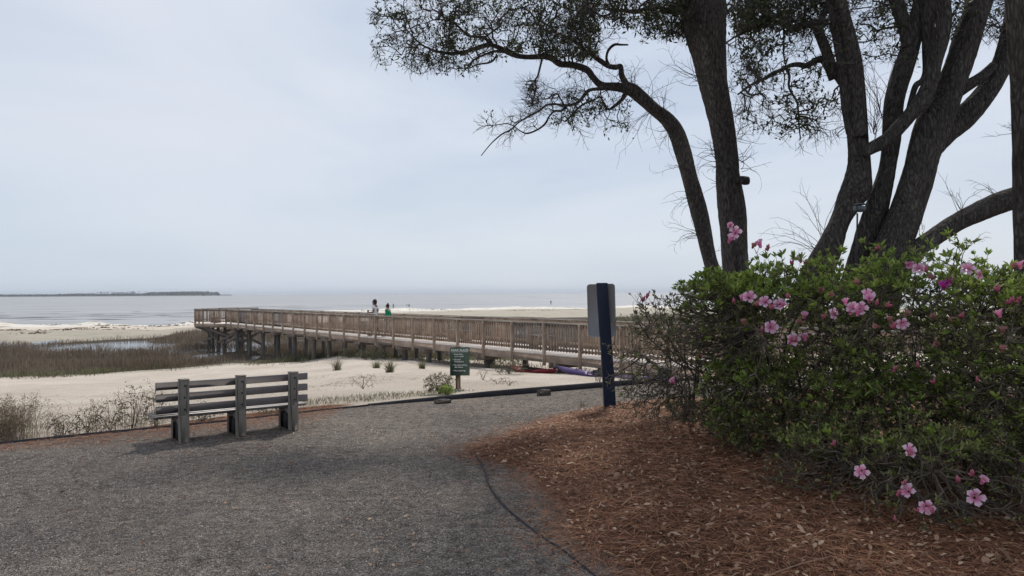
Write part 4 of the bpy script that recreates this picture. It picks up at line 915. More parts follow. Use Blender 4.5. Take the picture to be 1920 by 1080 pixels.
L3.append(S3([(225, 350, 46), (180, 280, 46), (150, 200, 48), (120, 130, 44), (100, 105, 36), (60, 108, 28), (30, 118, 26), (0, 112, 22), (-30, 95, 20)], d3 + .2))
L3.append(S3([(120, 135, 40), (140, 70, 34), (165, 10, 34), (190, -60, 30)], d3 + .25))
L3.append(LB([(1530, 44, 13), (1510, 46, 13), (1486, 54, 15), (1476, 46, 16), (1464, 35, 14), (1450, 42, 10), (1434, 47, 10), (1415, 50, 9), (1401, 57, 9), (1385, 66, 6)], d3 + .3))
L3.append(LB([(1560, 150, 12), (1552, 128, 13), (1543, 112, 14), (1530, 113, 12), (1512, 123, 11), (1497, 121, 9), (1482, 123, 8), (1465, 131, 7), (1449, 138, 7), (1434, 147, 6), (1419, 153, 5), (1400, 164, 4), (1383, 178, 3)], d3 + .3))
L3.append(LB([(1474, 128, 5), (1480, 142, 5), (1479, 160, 4.5), (1484, 174, 4), (1494, 190, 4), (1497, 210, 3.5), (1498, 235, 3), (1501, 262, 2)], d3 + .3))
L3.append(LB([(1469, 40, 4), (1470, 70, 4), (1469, 95, 3), (1472, 120, 2.5)], d3 + .35))
L3.append((catmull([P(1575, -30, d3), P(1540, -200, d3 - .8), P(1460, -420, d3 - 2.0), P(1350, -700, d3 - 3.4)], 5), np.linspace(.2, .06, 16), 'limb'))
L3.append((catmull([P(1850, -30, d3), P(1880, -200, d3 - .8), P(1900, -420, d3 - 2.2), P(1800, -800, d3 - 4.2)], 5), np.linspace(.3, .08, 16), 'limb'))
sk, sr = build_tree(t3, L3)
g1 = px_box(700, 1380, 1560, -20, 160, d3 + .25, .4, f=lambda x, y: 1 if y < 50 + (x - 1380) * .1 else .16); g2 = px_box(120, 1460, 1580, 165, 270, d3 + .3, .3, f=lambda x, y: 1 if abs(y - 215 - (x - 1520) * .1) < 38 else .15)
g3 = px_box(300, 1555, 1720, -20, 120, d3 + .5, .4, f=lambda x, y: 1 if y < 60 else .35); g4 = px_box(150, 1780, 1915, -10, 75, d3 + .3, .4)
g5 = px_box(110, 1390, 1450, 100, 250, d3 + .2, .3)
whips(t3, [(1640, 248, 22, 150, 65, 105), (1650, 220, 14, 130, 65, 115), (1668, 180, 10, 100, 60, 120), (1545, 468, 7, 130, 105, 165), (1530, 474, 6, 120, 90, 150), (1545, 436, 6, 110, 90, 150), (1802, 405, 8, 85, 80, 140), (1871, 368, 7, 60, 80, 140), (1908, 240, 9, 70, 140, 210), (1725, 432, 5, 60, 60, 110), (1690, 140, 8, 80, 60, 120), (1500, 262, 7, 40, 200, 300), (1530, 250, 8, 50, 200, 290), (1820, 455, 4, 60, 20, 60)], d3 - .2, rr_=.0036)
at2 = np.vstack([g1, g2, g3, g4, g5]); lf2 = np.concatenate([rng.random(len(g1)) < .9, rng.random(len(g2)) < .65, rng.random(len(g3)) < .9, np.ones(len(g4), bool), rng.random(len(g5)) < .6])
tree_crown(t3, sk, sr, at2, lf2, nleaf=9, ll=.064, lw=.029, step=.12, spread=.042, rmin=.003)
ov = np.column_stack([rng.uniform(.5, 9.5, 520), rng.uniform(1.5, 14, 520), rng.uniform(6.6, 10.6, 520)]); ov = ov[(ov[:, 2] > 1.75 + ov[:, 1] * .43 + .95)]
tree_crown(t3, sk, sr, ov, np.ones(len(ov), bool), nleaf=26, ll=.17, lw=.09, step=.4, spread=.38, rmin=.008, crown_name='upper_crown')

# ---- tree 4: pine trunk at the right edge
d4 = 7.0
rt = P(1965, 640, d4); t4 = thing('pine_tree', 'rough pine trunk cut off by the right edge of the photo', 'tree', (rt[0], rt[1], gz1(rt[0], rt[1])))
L4 = [LB([(1972, 900, 96), (1966, 700, 92), (1960, 480, 92), (1954, 300, 90), (1948, 150, 90), (1940, 0, 92), (1930, -200, 90), (1910, -600, 84)], d4, 'trunk')]
build_tree(t4, L4, m_=M['pine_bark'])

# ---- flood light on a stake in front of the many-stemmed tree
q = P(1599, 560, d3 - .75); fz = gz1(q[0], q[1]); fo = thing('flood_light', 'small grey flood light on a thin stake before the many-stemmed oak', 'lamp', (q[0], q[1], fz))
top = P(1608, 400, d3 - .75); gm = mat('grey_housing', (.10, .12, .14), .5)[0]
b = MB(); b.tube([(0, 0, 0), (top[0] - q[0], 0, top[2] - fz)], [.011, .010], 8); b.build('pole', M['darkboard'], fo)
b = MB(); b.box((top[0] - q[0] + .01, -.02, top[2] - fz + .05), (.11, .09, .07), bev=.012); b.box((top[0] - q[0] + .03, -.02, top[2] - fz + .105), (.12, .1, .015), bev=.005); b.build('housing', gm, fo)
b = MB(); b.box((top[0] - q[0] + .02, -.074, top[2] - fz + .05), (.1, .006, .06)); b.build('lens', mat('lens', (.1, .12, .14), .2)[0], fo)

# ------------------------------------------------------------------ azaleas
FL = mat('azalea_petal', (.8, .4, .6), .55)[0]
def petal_mat(name, inner, outer, rim):
    m, t, b_ = mat(name, outer, .5, .2); tc = N(t, 'ShaderNodeTexCoord'); ln = N(t, 'ShaderNodeVectorMath', operation='LENGTH'); L(t, tc.outputs['Object'], ln.inputs[0])
    n = N(t, 'ShaderNodeTexNoise', _Scale=90.0, _Detail=3.0); L(t, tc.outputs['Object'], n.inputs['Vector'])
    q = N(t, 'ShaderNodeMath', operation='MULTIPLY_ADD'); L(t, n.outputs['Fac'], q.inputs[0]); q.inputs[1].default_value = .022; L(t, ln.outputs['Value'], q.inputs[2])
    r = ramp(t, [(.018, inner), (.034, tuple((a + b2) / 2 for a, b2 in zip(inner, outer))), (.048, outer), (.066, rim)], q.outputs[0])
    tr = N(t, 'ShaderNodeBsdfTranslucent'); L(t, r.outputs[0], tr.inputs[0]); ms = N(t, 'ShaderNodeMixShader'); ms.inputs[0].default_value = .4
    L(t, r.outputs[0], b_.inputs['Base Color']); L(t, b_.outputs[0], ms.inputs[1]); L(t, tr.outputs[0], ms.inputs[2]); L(t, ms.outputs[0], t.nodes['Material Output'].inputs[0]); return m
M['pink'] = petal_mat('pink_petal', (.72, .12, .34), (.85, .50, .68), (.92, .76, .85))
M['magenta'] = petal_mat('magenta_petal', (.45, .02, .28), (.58, .07, .42), (.65, .14, .5))
M['faded'] = petal_mat('faded_petal', (.36, .14, .13), (.46, .26, .24), (.5, .34, .3))
M['bud'] = petal_mat('bud_petal', (.55, .12, .2), (.60, .2, .28), (.65, .3, .36))
M['stamen'] = mat('stamen', (.85, .5, .6), .6)[0]
def flower_mesh(rad=.05, seed=0, ope=1.0):
    r_ = random.Random(seed); V = []; F = []
    for p in range(5):
        a0 = p * 2 * math.pi / 5 + r_.uniform(-.1, .1); w_ = .92 * rad; ln = rad * r_.uniform(.92, 1.1); droop = r_.uniform(-.12, .22); nu, nv = 7, 5; base_ = len(V)
        for i in range(nu):
            t_ = i / (nu - 1); prof = (.30 + .8 * t_ ** .9) * (1 - t_ ** 6) ** .5 * 1.05 + (.16 if i == nu - 1 else 0)
            rr_ = ln * (.06 + .96 * t_) * ope + .004; zz = ln * (-.55 + 1.05 * t_ ** .6 - .55 * t_ ** 3 * (1 + droop) + (1 - ope) * 1.2 * t_)
            for j in range(nv):
                s = (j - 2) / 2; x = rr_ - .1 * ln * abs(s) ** 2 * (t_ > .8); y = s * w_ * prof * .5 * (ope * .4 + .6)
                z = zz + .10 * ln * abs(s) ** 1.5 * t_ + r_.uniform(-.02, .02) * rad
                V.append([x * math.cos(a0) - y * math.sin(a0), x * math.sin(a0) + y * math.cos(a0), z])
        F += [[base_ + i * nv + j, base_ + (i + 1) * nv + j, base_ + (i + 1) * nv + j + 1, base_ + i * nv + j + 1] for i in range(nu - 1) for j in range(nv - 1)]
    return V, F
def mesh_of(name, V, F, m_):
    o = mk(name, V, np.array(F), m_, smooth=True); me = o.data; bpy.data.objects.remove(o); return me
FM = [mesh_of('flower', *flower_mesh(.052, s), M['pink']) for s in range(4)]; FM_open = [mesh_of('flower', *flower_mesh(.05, s + 9, .62), M['pink']) for s in range(2)]
FMm = mesh_of('flower', *flower_mesh(.05, 5, .8), M['magenta']); FMf = [mesh_of('flower', *flower_mesh(.042, s + 20, .5), M['faded']) for s in range(2)]
def bud_mesh(s):
    r_ = random.Random(s); b = MB()
    for i in range(3):
        a = r_.uniform(0, 6.28); t_ = r_.uniform(.1, .5); d = np.array([math.cos(a) * t_, math.sin(a) * t_, 1.0]); d /= np.linalg.norm(d); l = r_.uniform(.035, .06)
        pts = [d * l * q for q in (0, .25, .55, .8, 1)]; b.tube(pts, np.array([.003, .007, .0095, .006, .001]), 6)
    o = b.build('bud', M['bud'], smooth=True); me = o.data; bpy.data.objects.remove(o); return me
BM_ = [bud_mesh(s) for s in range(3)]
stb = MB()
for i in range(6):
    a = i * 1.05; stb.tube([(0, 0, -.01), (math.cos(a) * .006, math.sin(a) * .006, .02), (math.cos(a) * .012 + .006, math.sin(a) * .012, .045)], [.0009] * 3, 3)
so_ = stb.build('stamen', M['stamen']); STM = so_.data; bpy.data.objects.remove(so_)
# bush volumes: centre, radii
BUSH = {
 'left': dict(e=[((1.72, 8.5, .88), (.66, .7, .72)), ((2.15, 8.0, .75), (.55, .6, .6))], n=1900, leafy=.7, ml='azdull', young=.06, ll=.036, stems=[(1300, 802, 8.5), (1350, 806, 8.3)], lab='sparse low azalea with brown buds and few leaves beside the tall sign'),
 'mid': dict(e=[((2.78, 7.3, 1.28), (.98, .85, .78)), ((2.45, 7.4, .62), (.6, .7, .5)), ((2.12, 7.5, 1.5), (.55, .55, .45))], n=4900, leafy=.8, ml='azleaf', young=.28, ll=.046, stems=[(1390, 812, 7.7), (1450, 830, 7.5), (1520, 850, 7.2)], lab='tall pink-flowered azalea in front of the straight oak trunk'),
 'centre': dict(e=[((3.45, 6.35, 1.32), (.92, .85, .80)), ((3.2, 6.3, .6), (.8, .7, .5)), ((3.75, 7.2, 1.0), (1.0, .7, .75))], n=4300, leafy=.85, ml='azleaf', young=.24, ll=.044, stems=[(1600, 880, 6.6), (1650, 890, 6.3), (1720, 900, 6.2)], lab='tall azalea crowded with pink blooms and one magenta bloom before the many-stemmed oak'),
 'right': dict(e=[((4.0, 5.6, 1.28), (.85, .85, .68)), ((4.1, 5.2, .75), (.9, .8, .6)), ((4.7, 6.6, 1.0), (1.0, .7, .8))], n=3800, leafy=.9, ml='azleaf', young=.3, ll=.046, stems=[(1830, 920, 5.7), (1900, 940, 5.5)], lab='leafy azalea with red-pink buds at the right edge of the photo'),
 'front': dict(e=[((3.05, 5.15, .42), (.72, .55, .42)), ((2.5, 5.9, .35), (.5, .5, .34))], n=2600, leafy=.85, ml='azleaf', young=.14, ll=.038, stems=[(1700, 975, 5.3), (1790, 985, 5.1), (1560, 905, 6.0)], lab='low straggling azalea with pink blooms near the ground at the pine straw edge'),
}
def hit(px, py):
    o_ = np.array([0, 0, CH]); r = ray(px, py); best = None
    for k, bdef in BUSH.items():
        for c, rad in bdef['e']:
            a = r / rad; o2 = (o_ - np.array(c)) / rad; A2 = a @ a; B2 = 2 * a @ o2; C2 = o2 @ o2 - 1; D2 = B2 * B2 - 4 * A2 * C2
            if D2 > 0:
                t_ = (-B2 - math.sqrt(D2)) / (2 * A2)
                if best is None or t_ < best[0]: best = (t_, k)
    if best is None:
        q = min(((abs((c[0] / c[1]) * FPX + 960 - px), c[1], k) for k, bdef in BUSH.items() for c, rad in bdef['e'][:1])); return q[1], q[2]
    return best
flw = [(1379, 435, 'o'), (1369, 449, 'h'), (1412, 462, 'f'), (1424, 458, 'h'), (1440, 470, 'b'), (1500, 487, 'h'), (1512, 492, 'f'), (1405, 556, 'o'), (1392, 560, 'h'), (1434, 565, 'o'), (1461, 571, 'o'), (1446, 613, 'o'), (1508, 592, 'h'), (1501, 604, 'f'),
       (1487, 637, 'o'), (1509, 632, 'h'), (1563, 588, 'o'), (1598, 576, 'o'), (1614, 578, 'o'), (1628, 552, 'o'), (1608, 530, 'f'), (1642, 573, 'b'), (1660, 575, 'b'), (1692, 607, 'o'), (1668, 600, 'f'), (1645, 612, 'f'), (1703, 495, 'h'), (1723, 503, 'o'), (1748, 520, 'f'),
       (1779, 527, 'm'), (1770, 535, 'm'), (1814, 503, 'o'), (1840, 513, 'o'), (1903, 500, 'f'), (1912, 497, 'h'), (1890, 571, 'b'), (1900, 568, 'b'), (1912, 566, 'b'), (1870, 548, 'b'), (1873, 588, 'h'), (1650, 466, 'b'), (1556, 553, 'f'), (1706, 844, 'o'), (1615, 884, 'o'),
       (1701, 920, 'o'), (1737, 951, 'o'), (1843, 902, 'h'), (1829, 932, 'o'), (1795, 905, 'b'), (1825, 893, 'b'), (1692, 906, 'b'), (1262, 715, 'h'), (1213, 560, 'b'), (1205, 566, 'b'), (1758, 646, 'f'), (1751, 595, 'f'), (1880, 655, 'f'), (1700, 588, 'f'), (1722, 690, 'b'), (1676, 697, 'b'),
       (1833, 716, 'b'), (1750, 720, 'b'), (1730, 771, 'f'), (1678, 978, 'b'), (1565, 836, 'b'), (1310, 668, 'f'), (1395, 605, 'f'), (1475, 560, 'b'), (1538, 545, 'f'), (1785, 600, 'f'), (1800, 596, 'b'), (1880, 620, 'f')]
byb = {k: [] for k in BUSH}
flw = flw + [(px + 14 * math.cos(px * 3.1), py + 12 * math.sin(py * 1.7), 'h' if (px + py) % 3 else 'b') for (px, py, ty) in flw if ty == 'o' and (px * 7 + py) % 2 == 0] + [(px - 16, py + 10, 'b') for (px, py, ty) in flw if ty in 'oh' and (px + py * 3) % 3 == 0]
for (px, py, ty) in flw:
    t_, k = hit(px, py); byb[k].append((P(px, py, t_ - .07), ty))
bush_group = 'azaleas along the back of the pine straw bed'
for bi, (bk, bf) in enumerate(BUSH.items()):
    rg = np.random.default_rng(100 + bi); c0 = np.array(bf['e'][0][0]); root = thing('azalea_bush', bf['lab'], 'shrub', (c0[0], c0[1], gz1(c0[0], c0[1])), group=bush_group); off = np.array(root.location)
    sk = []; stm = MB()
    for i in range(11 if bk != 'front' else 9):
        s = bf['stems'][i % len(bf['stems'])]; g0 = G(s[0], s[1], .1); g0 = np.array([g0[0] + rg.normal() * .1, g0[1] + rg.normal() * .1, 0]); g0[2] = gz1(g0[0], g0[1]) - .05
        e = bf['e'][i % len(bf['e'])] if rg.random() < .4 else bf['e'][0]; v = rg.normal(size=3); v /= np.linalg.norm(v); v[2] = abs(v[2]) * .8
        tgt = np.array(e[0]) + v * np.array(e[1]) * .72; mid = (g0 + tgt) / 2 + rg.normal(size=3) * .12 + [0, 0, -.08]; m2 = mid * .45 + g0 * .55 + rg.normal(size=3) * .06
        pts = catmull([g0, m2, mid, (mid + tgt) / 2 + rg.normal(size=3) * .06, tgt], 6); rad = np.linspace(.021, .006, len(pts)) * rg.uniform(.7, 1.25); stm.tube(pts - off, rad, 7, wob=.15, sd=i); sk.append(pts)
    stm.build('stem', M['aztwig'], root, True); sk = np.vstack(sk)
    att = []; nrm_ = []
    for ei, (c, rad) in enumerate(bf['e']):
        n = int(bf['n'] * (.62 if ei == 0 else .38)); v = unit(n); rr_ = .42 + .6 * rg.random(n) ** .6; rr_ *= 1 + .16 * np.sin(v[:, 0] * 7 + ei) * np.cos(v[:, 1] * 6) + .1 * np.sin(v[:, 2] * 11 + v[:, 0] * 9)
        p_ = np.array(c) + v * rr_[:, None] * np.array(rad); ok = p_[:, 2] > groundz(p_[:, 0], p_[:, 1]) + .05; att.append(p_[ok]); nrm_.append((v * rr_[:, None])[ok])
    att = np.vstack(att); hgt_ = np.vstack(nrm_)
    if bk == 'left':   # twiggy sprays reaching to the left and up
        ex = np.array([P(rg.uniform(1182, 1300), rg.uniform(548, 740), 8.5 + rg.normal() * .25) for _ in range(300)] + [P(rg.uniform(1205, 1300), rg.uniform(700, 770), 8.2 + rg.normal() * .2) for _ in range(120)]); att = np.vstack([att, ex]); hgt_ = np.vstack([hgt_, np.zeros((len(ex), 3)) + [0, 0, .5]])
    nb0 = len(att); fps = np.array([f[0] for f in byb[bk]]).reshape(-1, 3)
    if len(fps): att = np.vstack([att, fps])
    A_, B_, ra, rb, td, *_x = grow(sk, None, att, .08, .15, .0021, .42, .0021, -.10, rg, .5, .06)
    V, F = frusta(A_, B_, ra, rb, 4); mk('twigs', V - off, F, M['aztwig'], root)
    # leaves in whorls at the tips; the sunlit top carries fresh growth
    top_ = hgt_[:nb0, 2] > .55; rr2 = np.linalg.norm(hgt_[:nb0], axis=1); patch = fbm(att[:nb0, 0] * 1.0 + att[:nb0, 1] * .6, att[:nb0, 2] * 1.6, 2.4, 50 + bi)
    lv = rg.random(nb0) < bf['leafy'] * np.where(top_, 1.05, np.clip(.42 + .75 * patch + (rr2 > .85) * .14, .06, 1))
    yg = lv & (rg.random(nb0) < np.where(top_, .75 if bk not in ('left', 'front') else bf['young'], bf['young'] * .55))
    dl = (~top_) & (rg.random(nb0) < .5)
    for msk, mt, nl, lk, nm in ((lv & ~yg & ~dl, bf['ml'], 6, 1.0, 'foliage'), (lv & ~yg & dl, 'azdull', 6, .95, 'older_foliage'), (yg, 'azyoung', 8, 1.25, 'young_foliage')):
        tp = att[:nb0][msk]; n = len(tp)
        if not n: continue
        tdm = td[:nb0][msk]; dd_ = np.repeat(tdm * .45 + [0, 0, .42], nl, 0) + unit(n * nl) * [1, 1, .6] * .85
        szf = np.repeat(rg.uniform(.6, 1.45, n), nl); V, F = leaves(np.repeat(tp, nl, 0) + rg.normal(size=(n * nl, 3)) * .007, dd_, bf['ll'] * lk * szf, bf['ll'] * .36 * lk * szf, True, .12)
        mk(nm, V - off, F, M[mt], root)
    # small inner leaves along the twigs
    pick = rg.random(len(B_)) < (.2 if bk != 'left' else .14); tp = B_[pick]; n = len(tp)
    V, F = leaves(np.repeat(tp, 2, 0), unit(n * 2) + [0, 0, .3], bf['ll'] * .72, bf['ll'] * .26, True); mk('inner_foliage', V - off, F, M['azdull' if bk in ('left',) else 'azleaf'], root)
    for i, (fp, ty) in enumerate(byb[bk]):
        me = {'o': FM[i % 4], 'h': FM_open[i % 2], 'm': FMm, 'f': FMf[i % 2], 'b': BM_[i % 3]}[ty]
        o = bpy.data.objects.new('flower' if ty in 'ohmf' else 'flower_bud', me); col.objects.link(o); o.parent = root; o.location = fp - off
        toc = np.array([0, 0, CH]) - fp; toc /= np.linalg.norm(toc); dv = toc * (1.0 if ty == 'o' else .35) + np.array([rg.normal() * .35, rg.normal() * .2, rg.normal() * .3 + (.15 if ty == 'o' else .6)])
        o.rotation_euler = Vector(dv).to_track_quat('Z', 'Y').to_euler()
        sc = {'o': 1.0, 'h': 1.0, 'm': 1.0, 'f': 1.0, 'b': 1.1}[ty] * 1.1 * (1.0 + .06 * rg.normal()) * min(1.2, .35 + fp[1] * .105); o.scale = (sc,) * 3
        if ty == 'm': o['label'] = 'magenta bloom'
        if ty == 'f': o['label'] = 'faded brownish bloom'
        if ty == 'o':
            s_o = bpy.data.objects.new('stamens', STM); col.objects.link(s_o); s_o.parent = o

# ------------------------------------------------------------------ grasses and weeds
def blades(q, zf, hmin, hmax, wid, lean=.25, bend=.3, rg=rng):
    n = len(q); z = zf(q[:, 0], q[:, 1]); b0 = np.column_stack([q, z - .02]); h = (rg.uniform(hmin, hmax, n) * np.clip(.8 + .5 * fbm(q[:, 0], q[:, 1], .7, 15, 3), .4, 1.4))[:, None]; ln = rg.normal(size=(n, 2)) * lean
    a = rg.random(n) * 6.28; sd_ = np.column_stack([np.cos(a), np.sin(a) * .3, np.zeros(n)]); sd_ /= np.linalg.norm(sd_, axis=1)[:, None]; sd_ = sd_ * wid / 2
    m = b0 + np.column_stack([ln * h * .35, h[:, 0] * .6]); t_ = b0 + np.column_stack([ln * h * (1 + bend), h[:, 0] * (1 - .25 * np.abs(ln).sum(1))])
    V = np.stack([b0 - sd_, b0 + sd_, m + sd_ * .8, t_, m - sd_ * .8], 1).reshape(-1, 3); i5 = np.arange(n)[:, None] * 5
    return V, [i5 + np.array([0, 1, 2, 4]), i5 + np.array([4, 2, 3])]
def marsh_bias(x, y):
    d = np.ones(len(x))
    for c, a, b_ in POOL: d = np.where(((x - c[0]) / a) ** 2 + ((y - c[1]) / b_) ** 2 < 1 + .5 * fbm(x, y, 1.1, 77, 3), .06, d)
    al = (x - P0[0]) * u2[0] + (y - P0[1]) * u2[1]; ac = (x - P0[0]) * n2v[0] + (y - P0[1]) * n2v[1]
    d = d * np.where((al > 20) & (al < 46) & (ac < 1.8) & (ac > -3.5), np.where(al > 30, .3, .1), 1)
    dm = seg_dist(x, y, MARSH, True); return d * (.55 + .45 * np.clip(fbm(x, y, .5, 44) + .5, 0, 1)) * np.clip(dm / .6, .1, 1) * np.where((x < 10) | (y < 80), 1, .6)
MVIS = [p for p in MARSH]
POOLW = POOL
qm = scatter_poly([(-62, 30), (-62, 80), (-20, 85), (10, 110), (44, 118), (44, 48), (5, 40), (-10, 40), (-30, 34)], 170000, lambda x, y: marsh_bias(x, y) * in_poly(x, y, MARSH) * np.where(y > 64, .5, 1))
V, F = blades(qm, H, .3, .68, .022, .2); tag(mk('marsh_grass', V, F, M['marsh']), kind='stuff')
# green fringe of the marsh on the near left and under the boardwalk
fr = lambda x, y: np.clip(fbm(x, y, .8, 71) * 1.4 + .45, .05, 1) * np.exp(-np.abs(seg_dist(x, y, MARSH, True) - .9) / .8) * np.where(x < -19, 1, np.where(x > -14.5, .9, .05))
qf = scatter_poly([(-45, 26), (-45, 42), (-20, 46), (-14, 46), (-3, 42), (4, 38), (-3, 33), (-14, 38), (-26, 32)], 15000, fr)
V, F = blades(qf, H, .15, .5, .024, .6); tag(mk('green_marsh_grass', V, F, M['green']), kind='stuff')
und = []
for nn in np.arange(5, 14, .12):
    for _ in range(5): q = bp(nn, rng.uniform(.2, Wd + 1.2)); und.append(q[:2] + rng.normal(size=2) * .15)
for nn in np.arange(-1.5, 5, .12):
    for _ in range(7): q = bp(nn, rng.uniform(.6, Wd + 1.5)); und.append(q[:2] + rng.normal(size=2) * .2)
und = np.array(und); V, F = blades(und, H, .08, .36, .022, .8); tag(mk('undergrowth', V, F, M['green']), kind='stuff')
qd = scatter_poly([tuple(G(1140, 606, -2.1)[:2]), tuple(G(1150, 590, -2.1)[:2]), tuple(G(1420, 586, -2.1)[:2]), tuple(G(1800, 600, -2.1)[:2]), (22, 46), (8, 44)], 26000)
V, F = blades(qd, H, .4, 1.0, .05, .5); tag(mk('marsh_shrubs', V, F, M['azdull']), kind='stuff')

def tuft(px, py, z, n, h, lean, m_, lab, name='grass_tuft', cat='grass tuft', spread=.06, wid=.006, heads=False, group=None):
    g = G(px, py, z); g[2] = gz1(g[0], g[1]); root = tag(empty(name, g), lab, cat, group) if heads else None
    rg = np.random.default_rng(int(px * 7 + py)); k = 6; Vs = []; Fs = []; c = 0; tips = []
    for i in range(n):
        a = rg.random() * 6.28; ln = abs(rg.normal()) * lean; hh = h * rg.uniform(.3, 1.0) ** .8; b0 = np.array([rg.normal() * spread, rg.normal() * spread, -.02]); t_ = np.linspace(0, 1, k)[:, None]
        dv = np.array([math.cos(a), math.sin(a), 0]) * ln * hh; pts = b0 + np.array([0, 0, hh]) * (t_ * (1.15 - .3 * ln * t_ ** 2)) + dv * t_ ** 2 + rg.normal(size=(k, 3)) * .006 * t_; s = np.array([math.sin(a + 1), math.cos(a + 1) * .4, 0]); s = s / np.linalg.norm(s) * wid / 2
        w_ = (1 - t_ ** 2 * .85); Vs.append(np.stack([pts - s * w_, pts + s * w_], 1).reshape(-1, 3)); Fs.append(np.array([[2 * j, 2 * j + 1, 2 * j + 3, 2 * j + 2] for j in range(k - 1)]) + c); c += 2 * k; tips.append(pts[-1]); tips.append(pts[-2])
    V = np.vstack(Vs); F = np.vstack(Fs)
    if not heads: o = mk(name, V, F, M[m_], loc=g); return tag(o, lab, cat, group)
    mk('blades', V, F, M[m_], root); tips = np.array(tips); nh = len(tips) * 5
    V, F = leaves(np.repeat(tips, 5, 0) + rg.normal(size=(nh, 3)) * .02, unit(nh) + [0, 0, .6], .03, .008); mk('seed_heads', V, F, M['dry'], root); return root
gt = 'grass tufts on the sand'
for (px, py, h, lab) in ((632, 688, .55, 'grass tuft on the sand nearest the boardwalk piles'), (706, 689, .42, 'grass tuft on the sand below the man in the white shirt'), (731, 709, .55, 'largest grass tuft on the sand, left of the flowering weed'), (791, 694, .36, 'small green grass tuft on the sand just behind the leafy weed')):
    tuft(px, py, -.9, 110, h, 1.0, 'weed', lab, group=gt, spread=.055, wid=.011)
# branching dry weeds
def weed(px, py, z, h, w_, n, lab, mt='weed', leaf=4, ll=.03, name='weed', cat='weed', group=None, tw='aztwig', lw=.4, rmin=.002, ybias=1.0):
    g = G(px, py, z); g[2] = gz1(g[0], g[1]); root = tag(empty(name, g), lab, cat, group); rg = np.random.default_rng(int(px + py * 3)); k = max(4, n // 16)
    sk = []
    for i in range(k):
        a = rg.random() * 6.28; r_ = rg.random() ** .5 * .7; tip = np.array([math.cos(a) * r_ * w_, math.sin(a) * r_ * w_ * .6, h * rg.uniform(.5, .95)]); b0 = np.array([rg.normal() * .04 * w_, rg.normal() * .04, -.02]); t_ = np.linspace(0, 1, 7)[:, None]; sk.append(b0 + (tip - b0) * t_ + np.array([0, 0, .08 * h]) * np.sin(t_ * 3.14))
    skm = np.vstack(sk); v = unit(n); r_ = (.4 + .6 * rg.random(n) ** .5)[:, None]; at_ = v * r_ * [w_, w_ * .7, h * .55] + [0, 0, h * .5]; at_ = at_[at_[:, 2] > .02]
    sb_ = MB()
    for s in sk: sb_.tube(s, np.linspace(.006, .002, 7), 4)
    A_, B_, ra, rb, td, *_ = grow(skm, None, at_, .06, .3, rmin, .35, rmin, 0.05, rg); V, F = frusta(A_, B_, ra, rb, 3); sb_.add(V, F); sb_.build('stem', M[tw], root)
    if leaf:
        nn = len(at_) * leaf; V, F = leaves(np.repeat(at_, leaf, 0) + rg.normal(size=(nn, 3)) * .015, unit(nn) + [0, 0, .4], ll, ll * lw); mk('leaves', V, F, M[mt], root)
    return root
weed(824, 739, -.06, .36, .30, 240, 'leafy green and straw weed on the sand left of the park rules sign', 'weed', 6, .035)
weed(838, 741, -.04, .16, .14, 90, 'low bright green weed at the foot of the leafy weed by the sign', 'azyoung', 6, .04)
weed(680, 738, -.3, .32, .34, 70, 'bare reddish dry weed on the sand behind the bench end', 'dry', 2, .02)
weed(906, 710, -.3, .30, .17, 40, 'thin upright dry weed on the sand right of the park rules sign', 'dry', 1, .02)
weed(932, 722, -.2, .14, .30, 40, 'flat dry sprig on the sand between the sign and the edging', 'dry', 1, .02)
weed(955, 727, -.15, .12, .2, 34, 'small dry sprig on the sand close to the edging board', 'dry', 2, .02)
weed(1125, 712, -.3, .3, .16, 60, 'grey-green weed before the purple kayak, left of the navy post', 'weed', 5, .03)
weed(1180, 712, -.3, .42, .34, 190, 'bushy grey-green weed before the purple kayak, right of the navy post', 'weed', 5, .03)
weed(955, 694, -.6, .5, .55, 200, 'dark green weed by the boardwalk piles over the red kayak', 'green', 6, .05)
weed(700, 672, -1.2, .5, .8, 260, 'green bush below the boardwalk behind the grass tufts', 'green', 6, .07)
weed(655, 668, -1.3, .45, .6, 200, 'darker green bush below the boardwalk, left of the green bush', 'green', 6, .07)
for i, (px, py, h, wd, lab) in enumerate(((292, 800, .52, .22, 'tall seedy weed just left of the bench'), (248, 803, .60, .26, 'tallest brown weed left of the bench'), (205, 806, .42, .24, 'seedy weed in the middle of the weed row'), (165, 808, .34, .22, 'short weed left of the middle of the weed row'), (120, 812, .3, .22, 'sparse short weed right of the wispy bush'), (380, 790, .26, .3, 'low weed seen under the bench seat on its left'), (500, 778, .22, .3, 'low weed seen under the bench seat on its right'))):
    weed(px, py, -.03, h, wd, 100, lab, 'weed', 2, .034, group='weeds along the edging behind the bench', rmin=.0022); 
    gg = G(px + 9, py, -.03)
tb = [(20, 812, 'wispy straw-coloured grass bush at the left edge of the photo'), (-60, 822, 'wispy grass bush mostly outside the left edge of the photo')]
for px, py, lab in tb: tuft(px, py, -.03, 420, .55, .5, 'dry', lab, 'dry_grass_bush', 'grass bush', .16, .0045, True)
for (px, py, h, lab) in ((270, 803, .62, 'tall seed grass beside the bench left end'), (228, 806, .5, 'tall seed grass right of the middle weed'), (185, 808, .42, 'seed grass between the two middle weeds'), (100, 812, .4, 'seed grass nearest the wispy bush')):
    tuft(px, py, -.03, 34, h, .35, 'dry', lab, 'seed_grass', 'grass', .09, .004, True, 'seed grasses left of the bench')
tuft(1090, 765, 0, 26, .12, .7, 'green', 'little green tuft in the gravel left of the navy post', spread=.03, wid=.006)
tuft(1160, 756, .08, 20, .14, .6, 'dry', 'little dry tuft at the foot of the navy post', spread=.03, wid=.005)
